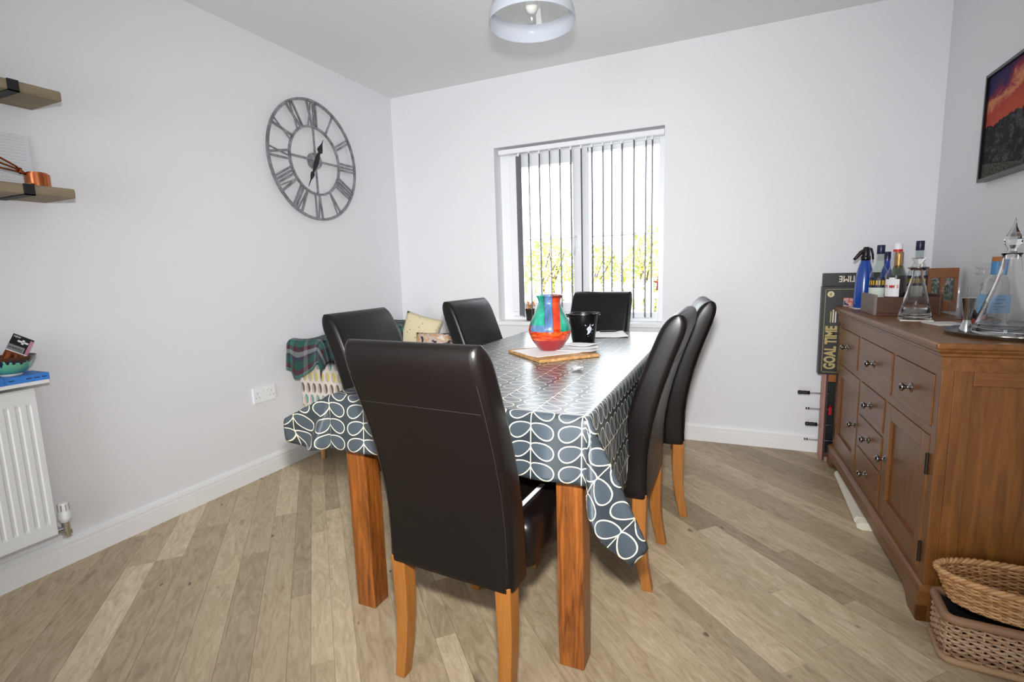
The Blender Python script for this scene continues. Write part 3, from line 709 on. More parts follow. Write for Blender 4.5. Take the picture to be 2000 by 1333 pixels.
def coaster(label,x,y,rz,mat,group,s=.047):
    o=B().box(-s,s,-s,s,0,.004).build('coaster',mat,bevel=.001); o.location=(x,y,T); o.rotation_euler=(0,0,R_(rz)); tag(o,label,'coaster',group); return o
m=M('printed_coaster','d9d3c8',.5); m.setcol(m.ramp(m.noise(m.coord('Object'),40,2),[(.4,'e4ddd0'),(.62,'cfd0cf'),(.75,'7f94a8')])); MAT_COAST=m.m
coaster('pale coaster under the conical glass decanter',3.052,-.862,-8,MAT_COAST,'coasters',.052)
coaster('pale patterned coaster lying free between decanter and tray',3.105,-1.0,12,MAT_COAST,'coasters',.05)
coaster('pale coaster under the blue soda siphon',2.985,-.30,5,MAT_COAST,'coasters',.046)
o=B().box(-.001,.001,-.035,.035,0,.045).build('greeting_card',MAT_PAPER)
m=M('card_print','b8605c',.6); m.setcol(m.ramp(m.noise(m.coord('Object'),55,2),[(.4,'c4605a'),(.5,'d9b5aa'),(.6,'37406a')])); o.data.materials[0]=m.m
o.location=(2.955,-.19,T); o.rotation_euler=(0,0,R_(60)); tag(o,'small pink and blue picture card standing at the far end of the sideboard','card')
# twin photo frame
fr=thing('photo_frame','brown wooden box frame with two small pictures behind the crate','photo frame',(3.252,-.45,T),R_(-3))
MAT_BRN=wood('frame_brown_wood','6b3a16','8f5423','z',.4)
fw_,fh=.108,.193
B().box(-fw_/2,fw_/2,.02,.05,0,fh).build('back_panel',MAT_BRN,fr)
B().box(-fw_/2,fw_/2,0,.02,.15,fh).box(-fw_/2,fw_/2,0,.02,0,.05).box(-fw_/2,-.040,0,.02,.05,.15).box(.040,fw_/2,0,.02,.05,.15).box(-.010,.008,0,.02,.05,.15).build('frame_front',MAT_BRN,fr,bevel=.001)
m=M('photo_print','444444',.3); m.setcol(m.ramp(m.noise(m.coord('Object',(1,1,.7)),35,3,.6,1),[(.35,'14181c'),(.48,'3d5a4a'),(.55,'a58f90'),(.66,'3f79b5')])); 
for a,c_ in ((-.040,-.010),(.008,.040)): B().box(a,c_,.015,.019,.05,.15).build('picture',m.m,fr)
# conical decanter
t=thing('conical_decanter','clear conical glass decanter with flared stopper on a coaster','decanter',(3.05,-.862,T+.0045))
B().lathe([(.001,0),(.052,0),(.0545,.004),(.053,.012),(.040,.075),(.026,.135),(.0185,.165),(.0175,.185),(.028,.197),(.0285,.2),(.0265,.2),(.0155,.187),(.0165,.165),(.024,.135),(.037,.075),(.047,.025),(.03,.018),(.001,.022)],40).build('glass_body',MAT_GLASS,t,smooth=True)
B().lathe([(.0285,.194),(.034,.198),(.034,.2012),(.0268,.2018)],32).build('silver_lip',MAT_PEWTER,t,smooth=True)
B().lathe([(.001,.19),(.0125,.19),(.012,.212),(.014,.218),(.022,.234),(.0225,.238),(.001,.239)],28).build('stopper',MAT_GLASS,t,smooth='auto')
# silver tray
m=M('tarnished_silver_tray','8d8a82',.25,Metallic=.9); m.setrough(m.noise(m.coord('Object'),25,3)*.3+.12); MAT_TRAY=m.m
tr=thing('serving_tray','oval silver tray with scalloped rim at the near end of the sideboard','tray',(3.165,-1.30,T),0)
n=72; rings=[]
for rr_,z in ((.92,0),(.97,.001),(1.0,.008),(1.03,.011),(1.03,.014),(1.0,.0135),(.96,.006),(.9,.004)):
    ring=[]
    for k in range(n):
        a=2*PI*k/n; w=1+(.015*math.cos(a*18) if rr_>.98 else 0); ring.append((.142*rr_*w*math.cos(a),.165*rr_*w*math.sin(a),z))
    rings.append(ring)
B().loft(rings).build('dish',MAT_TRAY,tr,smooth='auto')
TR=T+.0048
t=lathe_thing('jigger','polished steel double-ended jigger on the silver tray','jigger',(3.082,-1.257,TR),[('large_cup',[(.0085,.036),(.009,.038),(.0195,.104),(.0205,.106),(.0195,.1065),(.018,.103),(.008,.042),(.001,.041)],MAT_CHROME),('small_cup',[(.001,.034),(.0075,.034),(.017,.002),(.0185,.0005),(.0195,.0),(.0195,.002),(.009,.036)],MAT_CHROME)])
# big decanter
t=thing('ship_decanter','large clear wide-based glass decanter with pointed stopper on the silver tray','decanter',(3.150,-1.325,TR))
B().lathe([(.001,0),(.068,0),(.074,.004),(.075,.012),(.070,.03),(.055,.085),(.037,.145),(.026,.19),(.0215,.225),(.0208,.236),(.0245,.240),(.0245,.2425),(.0185,.243),(.0165,.225),(.021,.19),(.032,.145),(.050,.085),(.064,.035),(.066,.02),(.001,.018)],44).build('glass_body',MAT_GLASS,t,smooth=True)
B().lathe([(.001,.225),(.0145,.225),(.0155,.243),(.011,.248),(.012,.256),(.021,.272),(.0225,.285),(.014,.300),(.006,.318),(.0025,.338),(.0008,.346)],8).build('stopper',MAT_GLASS,t)
# gin in blue-labelled bottle
t=thing('blue_label_bottle','square-shouldered clear bottle with cork and pale blue label behind the tray','bottle',(3.210,-1.075,T))
B().loft([[(x,y,z) for x,y in rrect(w,w,min(.012,w*.4))] for w,z in ((.06,0),(.064,.003),(.064,.148),(.058,.160),(.034,.172),(.031,.176),(.030,.218))]).build('glass_body',MAT_THIN,t,smooth='auto')
B().lathe([(.0162,.178),(.0162,.222)],28).build('neck_label',plain('blue_neck_label','3f7fb4',.5),t,smooth=True)
B().lathe([(.014,.218),(.016,.222),(.016,.236),(.0145,.238)],20,cap=True).build('cork',plain('cork','a4663a',.8),t,smooth='auto')
MAT_LBL=plain('pale_blue_label','86b4dd',.55)
B().box(-.0328,.0328,-.0328,-.0322,.045,.112).build('label',MAT_LBL,t); B().box(-.0328,-.0322,-.0328,.0328,.045,.112).build('label',MAT_LBL,t)
for k in range(4): B().box(-.024,-.024+[.04,.03,.045,.02][k],-.0334,-.0329,.095-k*.012,.098-k*.012).build('lettering',plain('label_ink','5a7fa5',.5) if k==0 else bpy.data.materials['label_ink'],t)
# stoppered jar, jug, dark bottle
lathe_thing('stoppered_bottle','round-shouldered clear glass bottle with flat stopper, behind the silver jigger','bottle',(3.225,-.93,T),[('glass_body',[(.002,0),(.037,0),(.040,.004),(.040,.13),(.034,.148),(.020,.160),(.018,.175),(.023,.180),(.023,.184)],MAT_THIN),('stopper',[(.012,.180),(.013,.192),(.024,.200),(.025,.208),(.020,.214),(.001,.215)],MAT_THIN)])
t=lathe_thing('glass_jug','small clear glass jug with handle between frame and bottles','jug',(3.19,-.835,T),[('glass_body',[(.002,0),(.026,0),(.028,.004),(.030,.08),(.033,.14),(.036,.152)],MAT_THIN)])
B().tube([(-.032,0,.14),(-.050,-.004,.135),(-.053,-.004,.11),(-.045,-.002,.08),(-.03,0,.07)],.004,8).build('handle',MAT_THIN,t,smooth=True)
t=lathe_thing('bitters_bottle','squat dark bottle with a red label beside the tray','bottle',(3.17,-1.02,T),[('glass_body',[(.002,0),(.021,0),(.024,.004),(.024,.028),(.016,.046),(.008,.056),(.0075,.074)],plain('dark_bottle_glass','15100f',.08)),('cap',[(.009,.068),(.009,.080),(.001,.081)],MAT_BLACK)])
label_band(t,.024,.006,.025,FACE-60,FACE+60,plain('dark_red_label','8a2b22',.6))

# ================================================================== GAMES BETWEEN SIDEBOARD AND WALL
m=M('game_box_card','1c1c1c',.45); MAT_GBOX=m.m
fb=thing('table_football','small wooden table football game stood on end beside the sideboard','table football',(2.86,-.095,0),0)
MAT_FBW=wood('football_frame_wood','9b6a5c','b98478','z',.45); MAT_FBD=plain('football_edge_dark','3a2226',.5)
B().box(0,.02,-.045,.045,.0,.49).build('side_panel',MAT_FBW,fb,bevel=.002); B().box(.30,.32,-.045,.045,0,.49).build('side_panel',MAT_FBW,fb,bevel=.002)
B().box(.02,.30,-.045,.045,.0,.02).build('end_panel',MAT_FBW,fb); B().box(.02,.30,-.045,.045,.45,.49).build('end_panel',wood('football_end_wood','8a4a1c','a8642c','x'),fb)
B().box(.02,.30,.03,.04,.02,.45).build('pitch',plain('black_pitch','0c100e',.4),fb)
B().box(.012,.022,-.0462,-.045,.0,.49).build('edge_strip',MAT_FBD,fb)
for i,(z,hl) in enumerate(((.375,1),(.285,0),(.195,1),(.105,0))):
    rd=B().tube([(-.075 if i%2 else -.06,-.012,z),(.31,-.012,z)],.0026,8).build('rod',MAT_CHROME,fb,smooth='auto')
    x0=-.118+.022*i
    if hl:
        B().tube([(x0,-.012,z),(x0+.003,-.012,z),(x0+.012,-.012,z),(x0+.022,-.012,z),(x0+.034,-.012,z),(x0+.046,-.012,z),(x0+.058,-.012,z),(x0+.060,-.012,z)],[.006,.0105,.0112,.0092,.0108,.0092,.0108,.007],10).build('handle',MAT_BLACK,rd,smooth=True)
    else:
        for dx,r in ((-.072,.005),(-.060,.006)): B().tube([(dx-.003,-.012,z),(dx+.003,-.012,z)],r,10).build('stop_ring',MAT_BLACK,rd,smooth='auto')
    if i==1:
        pl=B().box(.034,.05,-.022,-.004,z-.028,z+.014).lathe([(.001,0),(.008,.006),(.001,.016)],8,(.042,-.013,z+.012)).build('player',plain('red_player','b01228',.35),rd,bevel=.002)
def gbox(name,label,x0,x1,y0,y1,z0,z1,ln):
    t=thing(name,label,'game box',(x0,y1,z0),0,'board game boxes')
    w,d,hh=x1-x0,y1-y0,z1-z0
    B().box(0,w,-d,0,0,hh).build('box',MAT_GBOX,t,bevel=.002)
    return t,w,d,hh
t,w,d,hh=gbox('game_box','black GOAL TIME game box standing upright on the table football',2.83,3.10,-.145,-.085,.4905,.968,1)
f_=-d-.0006
bd=B()
for x0,x1,z0,z1 in ((.014,w-.01,hh-.016,hh-.0125),(.014,w-.01,.0125,.016),(.014,.0175,.0125,hh-.0125)): bd.box(x0,x1,f_-.0003,f_+.0007,z0,z1)
bd.build('gold_border',plain('dull_gold','8f8058',.5),t)
text_mesh('lettering','GOAL TIME',.072,plain('game_gold','b8a468',.5),t,frame_mtx((.075,f_,.03),(0,0,1),(-1,0,0)),.0004,.003,.64)
for k in range(3): text_mesh('small_print','FOOTBALL GAME'[:12-3*k],.014,MAT_CREAM,t,frame_mtx((.048+.012*k,f_,.285),(0,0,1),(-1,0,0)),.0003,0,.8) if 0 else B().box(.042+.011*k,.048+.011*k,f_-.0003,f_+.0005,.285,.345+.01*(k%2)).build('small_print',bpy.data.materials['game_gold'] if k==0 else MAT_CREAM,t)
b=B().prism([(.040+.016*math.cos(a),hh-.040+.016*math.sin(a)) for a in [2*PI*k/24 for k in range(24)]],lambda a,z,q:(a,q,z),f_-.0003,f_+.0005).build('round_badge',plain('badge_cream','d8cfae',.5),t)
B().prism([(.040+.006*math.cos(a),hh-.040+.010*math.sin(a)) for a in [2*PI*k/14 for k in range(14)]],lambda a,z,q:(a,q,z),f_-.0006,f_-.0002).build('badge_mark',plain('badge_mark','a8935a',.5),t)
t,w,d,hh=gbox('game_box','black game box behind, showing TIME upside down along its top edge',2.842,3.10,-.075,-.023,.4905,1.037,1)
text_mesh('lettering','TIME',.046,MAT_CREAM,t,frame_mtx((.152,-d-.0006,hh-.016),(-1,0,0),(0,0,-1)),.0004,.0008,.82)

# ================================================================== BASKETS
m=M('wicker_cane','b98a5e',.55); rr_=V(m.nt,m.n('NewGeometry').outputs['Random Per Island']); m.setcol(m.ramp(rr_,[(0,'8f6038'),(.5,'b98a58'),(1,'d2a878')])); MAT_WICK=m.m
m=M('wicker_willow','a8805a',.6); rr_=V(m.nt,m.n('NewGeometry').outputs['Random Per Island']); m.setcol(m.ramp(rr_,[(0,'7d5a44'),(.5,'a5825f'),(1,'bfa184')])); MAT_WICK2=m.m
def weave(b,path,closed,z0,z1,rows,amp,rad,off,scale=lambda z:(0,0)):
    """horizontal canes weaving in and out of stakes; path(t,z,o)->(x,y)"""
    n=off
    for k in range(rows):
        z=z0+(z1-z0)*(k+.5)/rows; pts=[]
        for i in range(n+1):
            o=amp*math.sin(PI*i/2*1.0+ (PI if k%2 else 0)+PI/4)
            pts.append(path(i/n,z,o)+(z+rad*.25*math.sin(i*.9+k),))
        b.tube(pts,rad,5,cap=True)
bx0,by0=2.962,-1.735   # near-front corner region
hm=thing('wicker_hamper','square wicker hamper with dark lining on the floor beside the sideboard','basket',(3.137,-1.632,0),R_(-4))
HX,HY,HH=.176,.072,.130
def rp(t,z,o):
    # rounded rectangle perimeter
    P=rrect(2*HX,2*HY,.025,6); P=P+[P[0]]
    L=[0]
    for a,c in zip(P,P[1:]): L.append(L[-1]+math.dist(a,c))
    s=(t%1)*L[-1]
    for i in range(len(P)-1):
        if L[i]<=s<=L[i+1]+1e-9: break
    q=(s-L[i])/(L[i+1]-L[i]+1e-12); x=P[i][0]+(P[i+1][0]-P[i][0])*q; y=P[i][1]+(P[i+1][1]-P[i][1])*q
    nx,ny=(P[i+1][1]-P[i][1]),-(P[i+1][0]-P[i][0]); l=math.hypot(nx,ny); return (x+nx/l*o*1.0,y+ny/l*o*1.0)
b=B(); weave(b,rp,True,.012,HH-.014,12,.0045,.0042,120); o=b.build('woven_side',MAT_WICK2,hm,smooth=True,fixn=False); o['kind']='stuff'
b=B()
for z,r in ((.010,.011),(HH,.0125)):
    b.tube([rp(i/80,z,0)+(z,) for i in range(81)],r,8,cap=False)
b.build('border_rim',MAT_WICK2,hm,smooth=True)
b=B()
for i in range(60):
    x,y=rp(i/60,0,0); b.tube([(x,y,.008),(x,y,HH)],.0028,5)
b.build('stakes',MAT_WICK2,hm,smooth=True)['kind']='stuff'
B().box(-HX+.012,HX-.012,-HY+.012,HY-.012,.006,.012).box(-HX+.010,-HX+.014,-HY+.012,HY-.012,.012,HH-.01).box(HX-.014,HX-.010,-HY+.012,HY-.012,.012,HH-.01).box(-HX+.014,HX-.014,-HY+.010,-HY+.014,.012,HH-.01).box(-HX+.014,HX-.014,HY-.014,HY-.010,.012,HH-.01).build('lining',MAT_BLACKMATT,hm)
ob=thing('oval_basket','shallow oval wicker basket sitting askew on the square hamper','basket',(3.148,-1.622,HH+.0125),R_(4))
ob.rotation_euler=(R_(0),R_(1.5),R_(-2))
OX,OY,OH=.20,.088,.088
def op(t,z,o):
    f=.80+.20*(z/OH)**.8; a=2*PI*t; x,y=OX*f*math.cos(a),OY*f*math.sin(a); return (x+math.cos(a)*o,y+math.sin(a)*o)
b=B(); weave(b,op,True,.004,OH-.008,15,.0035,.0031,112); o=b.build('woven_side',MAT_WICK,ob,smooth=True,fixn=False); o['kind']='stuff'
b=B()
for ph in (0,2*PI/3,4*PI/3):
    b.tube([ (lambda q,zz:(q[0],q[1],zz))(op(i/160,OH,.005*math.cos(i*.9+ph)),OH+.005*math.sin(i*.9+ph)) for i in range(161)],.0048,7,cap=False)
b.build('plaited_rim',MAT_WICK,ob,smooth=True)
b=B()
for i in range(56):
    b.tube([op(i/56,z,0)+(z,) for z in (0,.04,.08,OH)],.0022,5)
b.build('stakes',MAT_WICK,ob,smooth=True)['kind']='stuff'
B().prism([(OX*.79*math.cos(2*PI*k/40),OY*.79*math.sin(2*PI*k/40)) for k in range(40)],lambda a,c,q:(a,c,q),.0,.006).build('woven_base',MAT_WICK,ob)

# ================================================================== SOFA CORNER
m=M('retro_print_fabric','d9d2c6',.85)
x_,y_,z_=m.xyz(m.coord('Object'))
hc=(x_+y_)/.044; hz=z_/.07; row=hz.floor(); sh=row.mod(2)*.5
fx=(hc+sh).mod(1)-.5; fz=hz.mod(1)-.5
leaf=(fx*fx*6.2+fz*fz*4.4).sqrt(); inn=leaf.lt(.9); half=(fx+fz*.25).gt(0)
colr=m.ramp(row.mod(3)/3+.1,[(0,'6b5b50'),(.34,'cfc05a'),(.67,'5f9c98')])
colr.node.color_ramp.interpolation='CONSTANT'
c=m.mix(inn*half,'d8cfc4',colr); c=m.mix(inn*(1-half),c,'b9aba2'); m.setcol(c); MAT_RETRO=m.m
sf=thing('retro_loveseat','small sofa in retro leaf-print fabric in the corner behind the dining chairs','sofa',(.05,-1.13,0))
MAT_SLEG=wood('sofa_leg_beech','b98758','d0a070','z',.4)
LW,LD=.95,.62
B().box(.006,LD-.004,.006,LW-.006,.17,.36).build('seat_base',MAT_RETRO,sf,bevel=.02,seg=3)
B().box(.16,LD+.01,.10,LW-.10,.36,.46).build('seat_cushion',MAT_RETRO,sf,bevel=.03,seg=3)
for y0 in (0,LW-.10):
    B().prism([(0,.34),(LD,.34),(LD,.52),(LD-.03,.545),(.22,.60),(0,.60)],lambda a,z,q:(a,q,z),y0,y0+.10).build('arm',MAT_RETRO,sf,bevel=.018,seg=3)
B().prism([(.004,.34),(.17,.34),(.14,.64),(.10,.70),(.02,.70),(.004,.68)],lambda a,z,q:(a,q,z),.014,LW-.014).build('backrest',MAT_RETRO,sf,bevel=.012,seg=3)
for x,y in ((.075,.065),(LD-.07,.065),(.075,LW-.065),(LD-.07,LW-.065)):
    B().lathe([(.012,0),(.014,.004),(.023,.17),(.023,.175)],16,(x,y,0),cap=True).build('leg',MAT_SLEG,sf,smooth='auto')
# plaid blanket
m=M('plaid_wool','2f6a60',.95)
ux,uy,_=m.xyz(m.coord('UV'))
def bands(u,off):
    f=((u+off)/.24).mod(1); r_=m.ramp(f,[(0,'23564f'),(.14,'6f7576'),(.24,'232a3c'),(.32,'4a7872'),(.46,'511c2a'),(.56,'1d4a42'),(.72,'332a40'),(.80,'7a7c7c'),(.90,'47182a')]); r_.node.color_ramp.interpolation='CONSTANT'; return r_
m.setcol(m.mix(.68,bands(ux,.03),bands(uy,.0))); m.bump(m.noise(m.coord('UV'),500,2),.3,.002); MAT_PLAID=m.m
CB={(1,-1):[(0,Vc((0,-.12,-1))),(20,Vc((.12,-.05,-1))),(45,Vc((.35,-.32,-.9))),(70,Vc((.15,.05,-1))),(90,Vc((.22,0,-1)))],
    (-1,-1):[(0,Vc((0,-.12,-1))),(30,Vc((-.02,-.4,-.95))),(60,Vc((-.02,-.5,-.8))),(90,Vc((-.02,-.1,-1)))],
    (1,1):[(0,Vc((0,.1,-1))),(45,Vc((.3,.3,-.9))),(90,Vc((.22,0,-1)))],(-1,1):[(0,Vc((0,.1,-1))),(90,Vc((-.02,0,-1)))]}
def bside(s,t):
    if s=='F': return Vc((.05*math.sin(t*40),-.12+.06*math.sin(t*37),-1))
    if s=='R': return Vc((.22+.1*math.sin(t*17),.05*math.sin(t*9),-1))
    if s=='B': return Vc((0,.1,-1))
    return Vc((-.02,0,-1))
b=drape(.052,.24,-1.145,-.19,.747,(.04,.16,.20,.09),CB,bside,rb=.03,step=.02)
# let the cloth sag along its top and give the near hem its uneven line
nv=[]
for (x,y,z),(u,v) in zip(b.v,b.uv):
    if v>-1.145 and u<.24: z+=-.025*math.sin(PI*min(1,max(0,(v+1.145)/.95)))+.012*math.sin(v*14+u*9)+.02*min(1,max(0,(v+.6)/.3))
    if v<-1.145: z+= -.06*math.exp(-((u-.12)/.06)**2)*((-1.145-v)/.20)+.05*math.exp(-((u-.30)/.06)**2)*((-1.145-v)/.20)
    nv.append((max(x,.012),y,z))
b.v=nv
o=b.build('plaid_blanket',MAT_PLAID,smooth=True,fixn=False); solidify(o,.006)
tag(o,'green, grey and burgundy plaid blanket thrown over the sofa back','blanket')
def pillow(name,label,sx_,sy_,th,loc,rot,mat,group=None):
    b=B(); n=14; vs=[]
    for sgn in (1,-1):
        for j in range(n+1):
            for i in range(n+1):
                u,v=2*i/n-1,2*j/n-1; pinch=1-.10*(u*u*v*v); hgt=((1-u**4)*(1-v**4))**.5
                ed=1-.06*(1-abs(u)**2)*abs(v)**6-.06*(1-abs(v)**2)*abs(u)**6
                vs.append((u*sx_/2*ed,v*sy_/2*ed,sgn*th/2*hgt))
    q=n+1; N=q*q; fs=[]
    for j in range(n):
        for i in range(n):
            a=j*q+i; fs+=[(a,a+1,a+q+1,a+q),(N+a,N+a+q,N+a+q+1,N+a+1)]
    b.add(vs,fs); 
    o=b.build(name,mat,smooth=True); 
    bm=bmesh.new(); bm.from_mesh(o.data); bmesh.ops.remove_doubles(bm,verts=bm.verts,dist=.0004); bm.to_mesh(o.data); bm.free()
    o.location=loc; o.rotation_euler=rot; tag(o,label,'cushion',group); return o
m=M('cream_sprig_fabric','ddd0aa',.9)
vv=m.n('TexVoronoi'); m.nt.links.new(m.coord('Object',(1,1,1)),vv.inputs['Vector']); vv.inputs['Scale'].default_value=30; m.setcol(m.mix(V(m.nt,vv.outputs['Distance']).lt(.16),'ddd0aa','9aa384')); 
pillow('scatter_cushion','cream cushion with a small green sprig print propped at the far end of the sofa',.27,.30,.10,(.375,-.34,.665),(R_(78),R_(16),R_(14)),m.m,'cushions on the sofa')
m=M('floral_fabric','caa58a',.9); m.setcol(m.ramp(m.noise(m.coord('Object'),11,2,.5,1),[(.36,'5a2f33'),(.42,'2a2228'),(.48,'c9bdb6'),(.58,'c9955f'),(.68,'d8d2ce')]))
pillow('scatter_cushion','brown, orange and white patterned cushion low beside the cream cushion',.30,.26,.10,(.54,-.40,.575),(R_(70),R_(0),R_(12)),m.m,'cushions on the sofa')
pillow('scatter_cushion','plain white cushion lying on the sofa below the plaid blanket',.34,.30,.10,(.42,-.97,.56),(R_(15),R_(-12),0),plain('white_cotton','dedad4',.9),'cushions on the sofa')

# ================================================================== LEFT WALL
# clock
ck=thing('skeleton_wall_clock','large round grey metal skeleton clock with Roman numerals on the left wall','clock',(.024,-.832,1.803))
m=M('brushed_grey_metal','8b8c8f',.4,Metallic=.55); m.setcol(m.ramp(m.noise(m.coord('Object'),25,3),[(.35,'77787b'),(.7,'a6a7aa')])); MAT_CK=m.m
MAT_HAND=plain('black_clock_hand','0d0d0e',.5)
def ringyz(r0,r1,t,name):
    n=72; b=B(); rings=[]
    for x,r in ((-t,r0),(-t,r1),(t,r1),(t,r0)): rings.append([(x,r*math.cos(2*PI*j/n),r*math.sin(2*PI*j/n)) for j in range(n)])
    rings.append(rings[0]); b.loft(rings,cap=False); return b.build(name,MAT_CK,ck,smooth='auto')
RO,RI=.356,.205
ringyz(RO-.013,RO,.007,'outer_ring'); ringyz(RI-.011,RI,.007,'inner_ring')
def stroke(b,p,q,w):
    # radial-frame points (side, radius) for angle applied later
    (a0,r0),(a1,r1)=p,q; dx,dy=a1-a0,r1-r0; l=math.hypot(dx,dy); nx,ny=-dy/l*w/2,dx/l*w/2
    b.append([(a0+nx,r0+ny),(a1+nx,r1+ny),(a1-nx,r1-ny),(a0-nx,r0-ny)])
NUM=['XII','I','II','III','IIII','V','VI','VII','VIII','IX','X','XI']
r0,r1=RI-.004,RO-.012
for h,txt in enumerate(NUM):
    wd={'I':.020,'V':.044,'X':.044}; tot=sum(wd[c_] for c_ in txt); x=-tot/2; polys=[]
    for c_ in txt:
        w=wd[c_]; cx_=x+w/2
        if c_=='I': stroke(polys,(cx_,r0),(cx_,r1),.0105)
        if c_=='V': stroke(polys,(cx_,r0),(cx_-w*.36,r1),.0125); stroke(polys,(cx_,r0),(cx_+w*.36,r1),.006)
        if c_=='X': stroke(polys,(cx_-w*.36,r0),(cx_+w*.36,r1),.006); stroke(polys,(cx_+w*.36,r0),(cx_-w*.36,r1),.0125)
        x+=w
    a=R_(30*h); b=B()
    # facing the room (+x): to the viewer's right is +y
    for i_,pl in enumerate(polys):
        b.prism(pl,lambda s_,r,t_:(t_,r*math.sin(a)+s_*math.cos(a),r*math.cos(a)-s_*math.sin(a)),-.004-.0002*i_,.004+.0003*i_)
    b.build('numeral',MAT_CK,ck)
for k in range(4):
    a=R_(90*k); b=B().prism([(-.0055,.03),(.0055,.03),(.0055,RI-.006),(-.0055,RI-.006)],lambda s_,r,t_:(t_,r*math.sin(a)+s_*math.cos(a),r*math.cos(a)-s_*math.sin(a)),-.004,.004); b.build('spoke',MAT_CK,ck)
n=36; B().loft([[(x,r*math.cos(2*PI*j/n),r*math.sin(2*PI*j/n)) for j in range(n)] for x,r in ((-.02,.048),(.006,.048),(.009,.044),(.009,.001))]).build('hub',MAT_CK,ck,smooth='auto')
def hand(a,pts,x):
    a=R_(a); P=pts+[(-s_,r) for s_,r in reversed(pts)]
    B().prism(P,lambda s_,r,t_:(t_,r*math.sin(a)+s_*math.cos(a),r*math.cos(a)-s_*math.sin(a)),x,x+.002).build('hand',MAT_HAND,ck)
hand(26,[(.014,-.03),(.014,.03),(.008,.055),(.022,.068),(.019,.085),(.008,.110),(.0035,.125),(.001,.150)],.0105)
hand(208,[(.012,-.03),(.016,.02),(.010,.06),(.007,.08),(.016,.095),(.012,.115),(.004,.135),(.0025,.16),(.001,.185)],.0135)
B().lathe([(.001,0),(.012,0),(.012,.004),(.001,.006)],20).build('cap',MAT_HAND,ck).rotation_euler=(0,R_(90),0)
ck.children[-1].location=(.0155,0,0)
B().box(-.024,-.019,-.02,.02,-.03,.03).build('wall_plate',MAT_CK,ck)

# socket
so=thing('wall_socket','white double plug socket on the left wall above the skirting','socket',(0,-1.343,.460))
B().box(0.0005,.010,-.073,.073,-.043,.043).build('plate',MAT_UPVC,so,bevel=.003)
MAT_SLOT=plain('socket_slot','8d8d8f',.6)
for s in (-1,1):
    B().box(.010,.0125,s*.014-.008,s*.014+.008,.014,.030).build('rocker_switch',MAT_TRIM,so,bevel=.001)
    b=B()
    for dy,dz,w,h_ in ((0,.012,.004,.008),(-.011,-.012,.0065,.004),(.011,-.012,.0065,.004)): b.box(.0097,.0104,s*.046+dy-w/2,s*.046+dy+w/2,dz-h_/2,dz+h_/2)
    b.build('pin_holes',MAT_SLOT,so)

# radiator
ra=thing('panel_radiator','white ribbed panel radiator on the left wall','radiator',(.0,-2.368,0))
MAT_RAD=plain('radiator_enamel','eef0f0',.3)
# front panel with pressed ribs, extends away from camera-left (negative y)
RL=1.0; z0,z1=.168,.735; xs=.10
ys=[]; y=0
b=B(); prof=[]
prof.append((0,xs-.012)); prof.append((-.006,xs)); y=-.022
prof.append((-.022,xs))
while y>-RL+.03:
    prof+=[(y,xs),(y-.004,xs-.0035),(y-.012,xs-.0035),(y-.016,xs)]; y-=.031
prof+=[(-RL,xs),(-RL,xs-.012)]
zs=[z0,z0+.006,z0+.05,z0+.062,z1-.062,z1-.05,z1-.006,z1]
vs=[];
for k,z in enumerate(zs):
    for (yy,xx) in prof:
        rib=xx<xs-.002 and yy>-RL+.005 and yy<-.008
        x=xx
        if rib and k in (0,1,2,5,6,7): x=xs
        if k in (0,7): x=min(x,xs-.006)
        vs.append((x,yy,z))
q=len(prof); b.add(vs,[(k*q+i,(k+1)*q+i,(k+1)*q+i+1,k*q+i+1) for k in range(len(zs)-1) for i in range(q-1)])
b.build('ribbed_panel',MAT_RAD,ra)
B().box(.045,xs-.007,-RL,0,z0+.003,z1-.003).build('body',MAT_RAD,ra,bevel=.004)
B().box(.0005,.045,-.25,-.22,z0+.05,z1-.05).build('wall_bracket',MAT_RAD,ra); B().box(.0005,.045,-.82,-.79,z0+.05,z1-.05).build('wall_bracket',MAT_RAD,ra)
va=thing('radiator_valve','white and chrome thermostatic valve at the end of the radiator','valve',(.072,-2.335,0))
B().tube([(0,-.032,.172),(0,-.012,.172)],.011,12).build('coupling',MAT_CHROME,va,smooth='auto')
B().tube([(0,0,.140),(0,0,.20)],[.0135,.0135],14).box(-.012,.012,-.014,.012,.15,.165).build('valve_body',MAT_CHROME,va,smooth='auto')
B().tube([(-.012,0,.158),(-.03,0,.158),(-.0715,0,.158)],.0075,10).build('pipe',MAT_CHROME,va,smooth='auto')
b=B().lathe([(.001,.2),(.014,.2),(.0155,.204),(.020,.21),(.0215,.216),(.021,.236),(.0175,.242),(.0175,.262),(.0165,.272),(.0145,.276),(.001,.277)],24).build('thermostat_head',MAT_UPVC,va,smooth='auto')
b=B()
for k in range(8):
    a=2*PI*k/8; b.box(.0173*math.cos(a)-.0015,.0173*math.cos(a)+.0015,.0173*math.sin(a)-.0015,.0173*math.sin(a)+.0015,.246,.270)
b.build('grip_slots',plain('slot_grey','a3a3a5',.6),va)
rs=B().box(.001,.135,-.992,.02,0,.012).box(.001,.03,-.992,.02,-.001,.0).build('radiator_shelf',MAT_TRIM,bevel=.003); rs.location=(0,-2.362,.752); tag(rs,'white shelf fixed above the radiator','shelf')
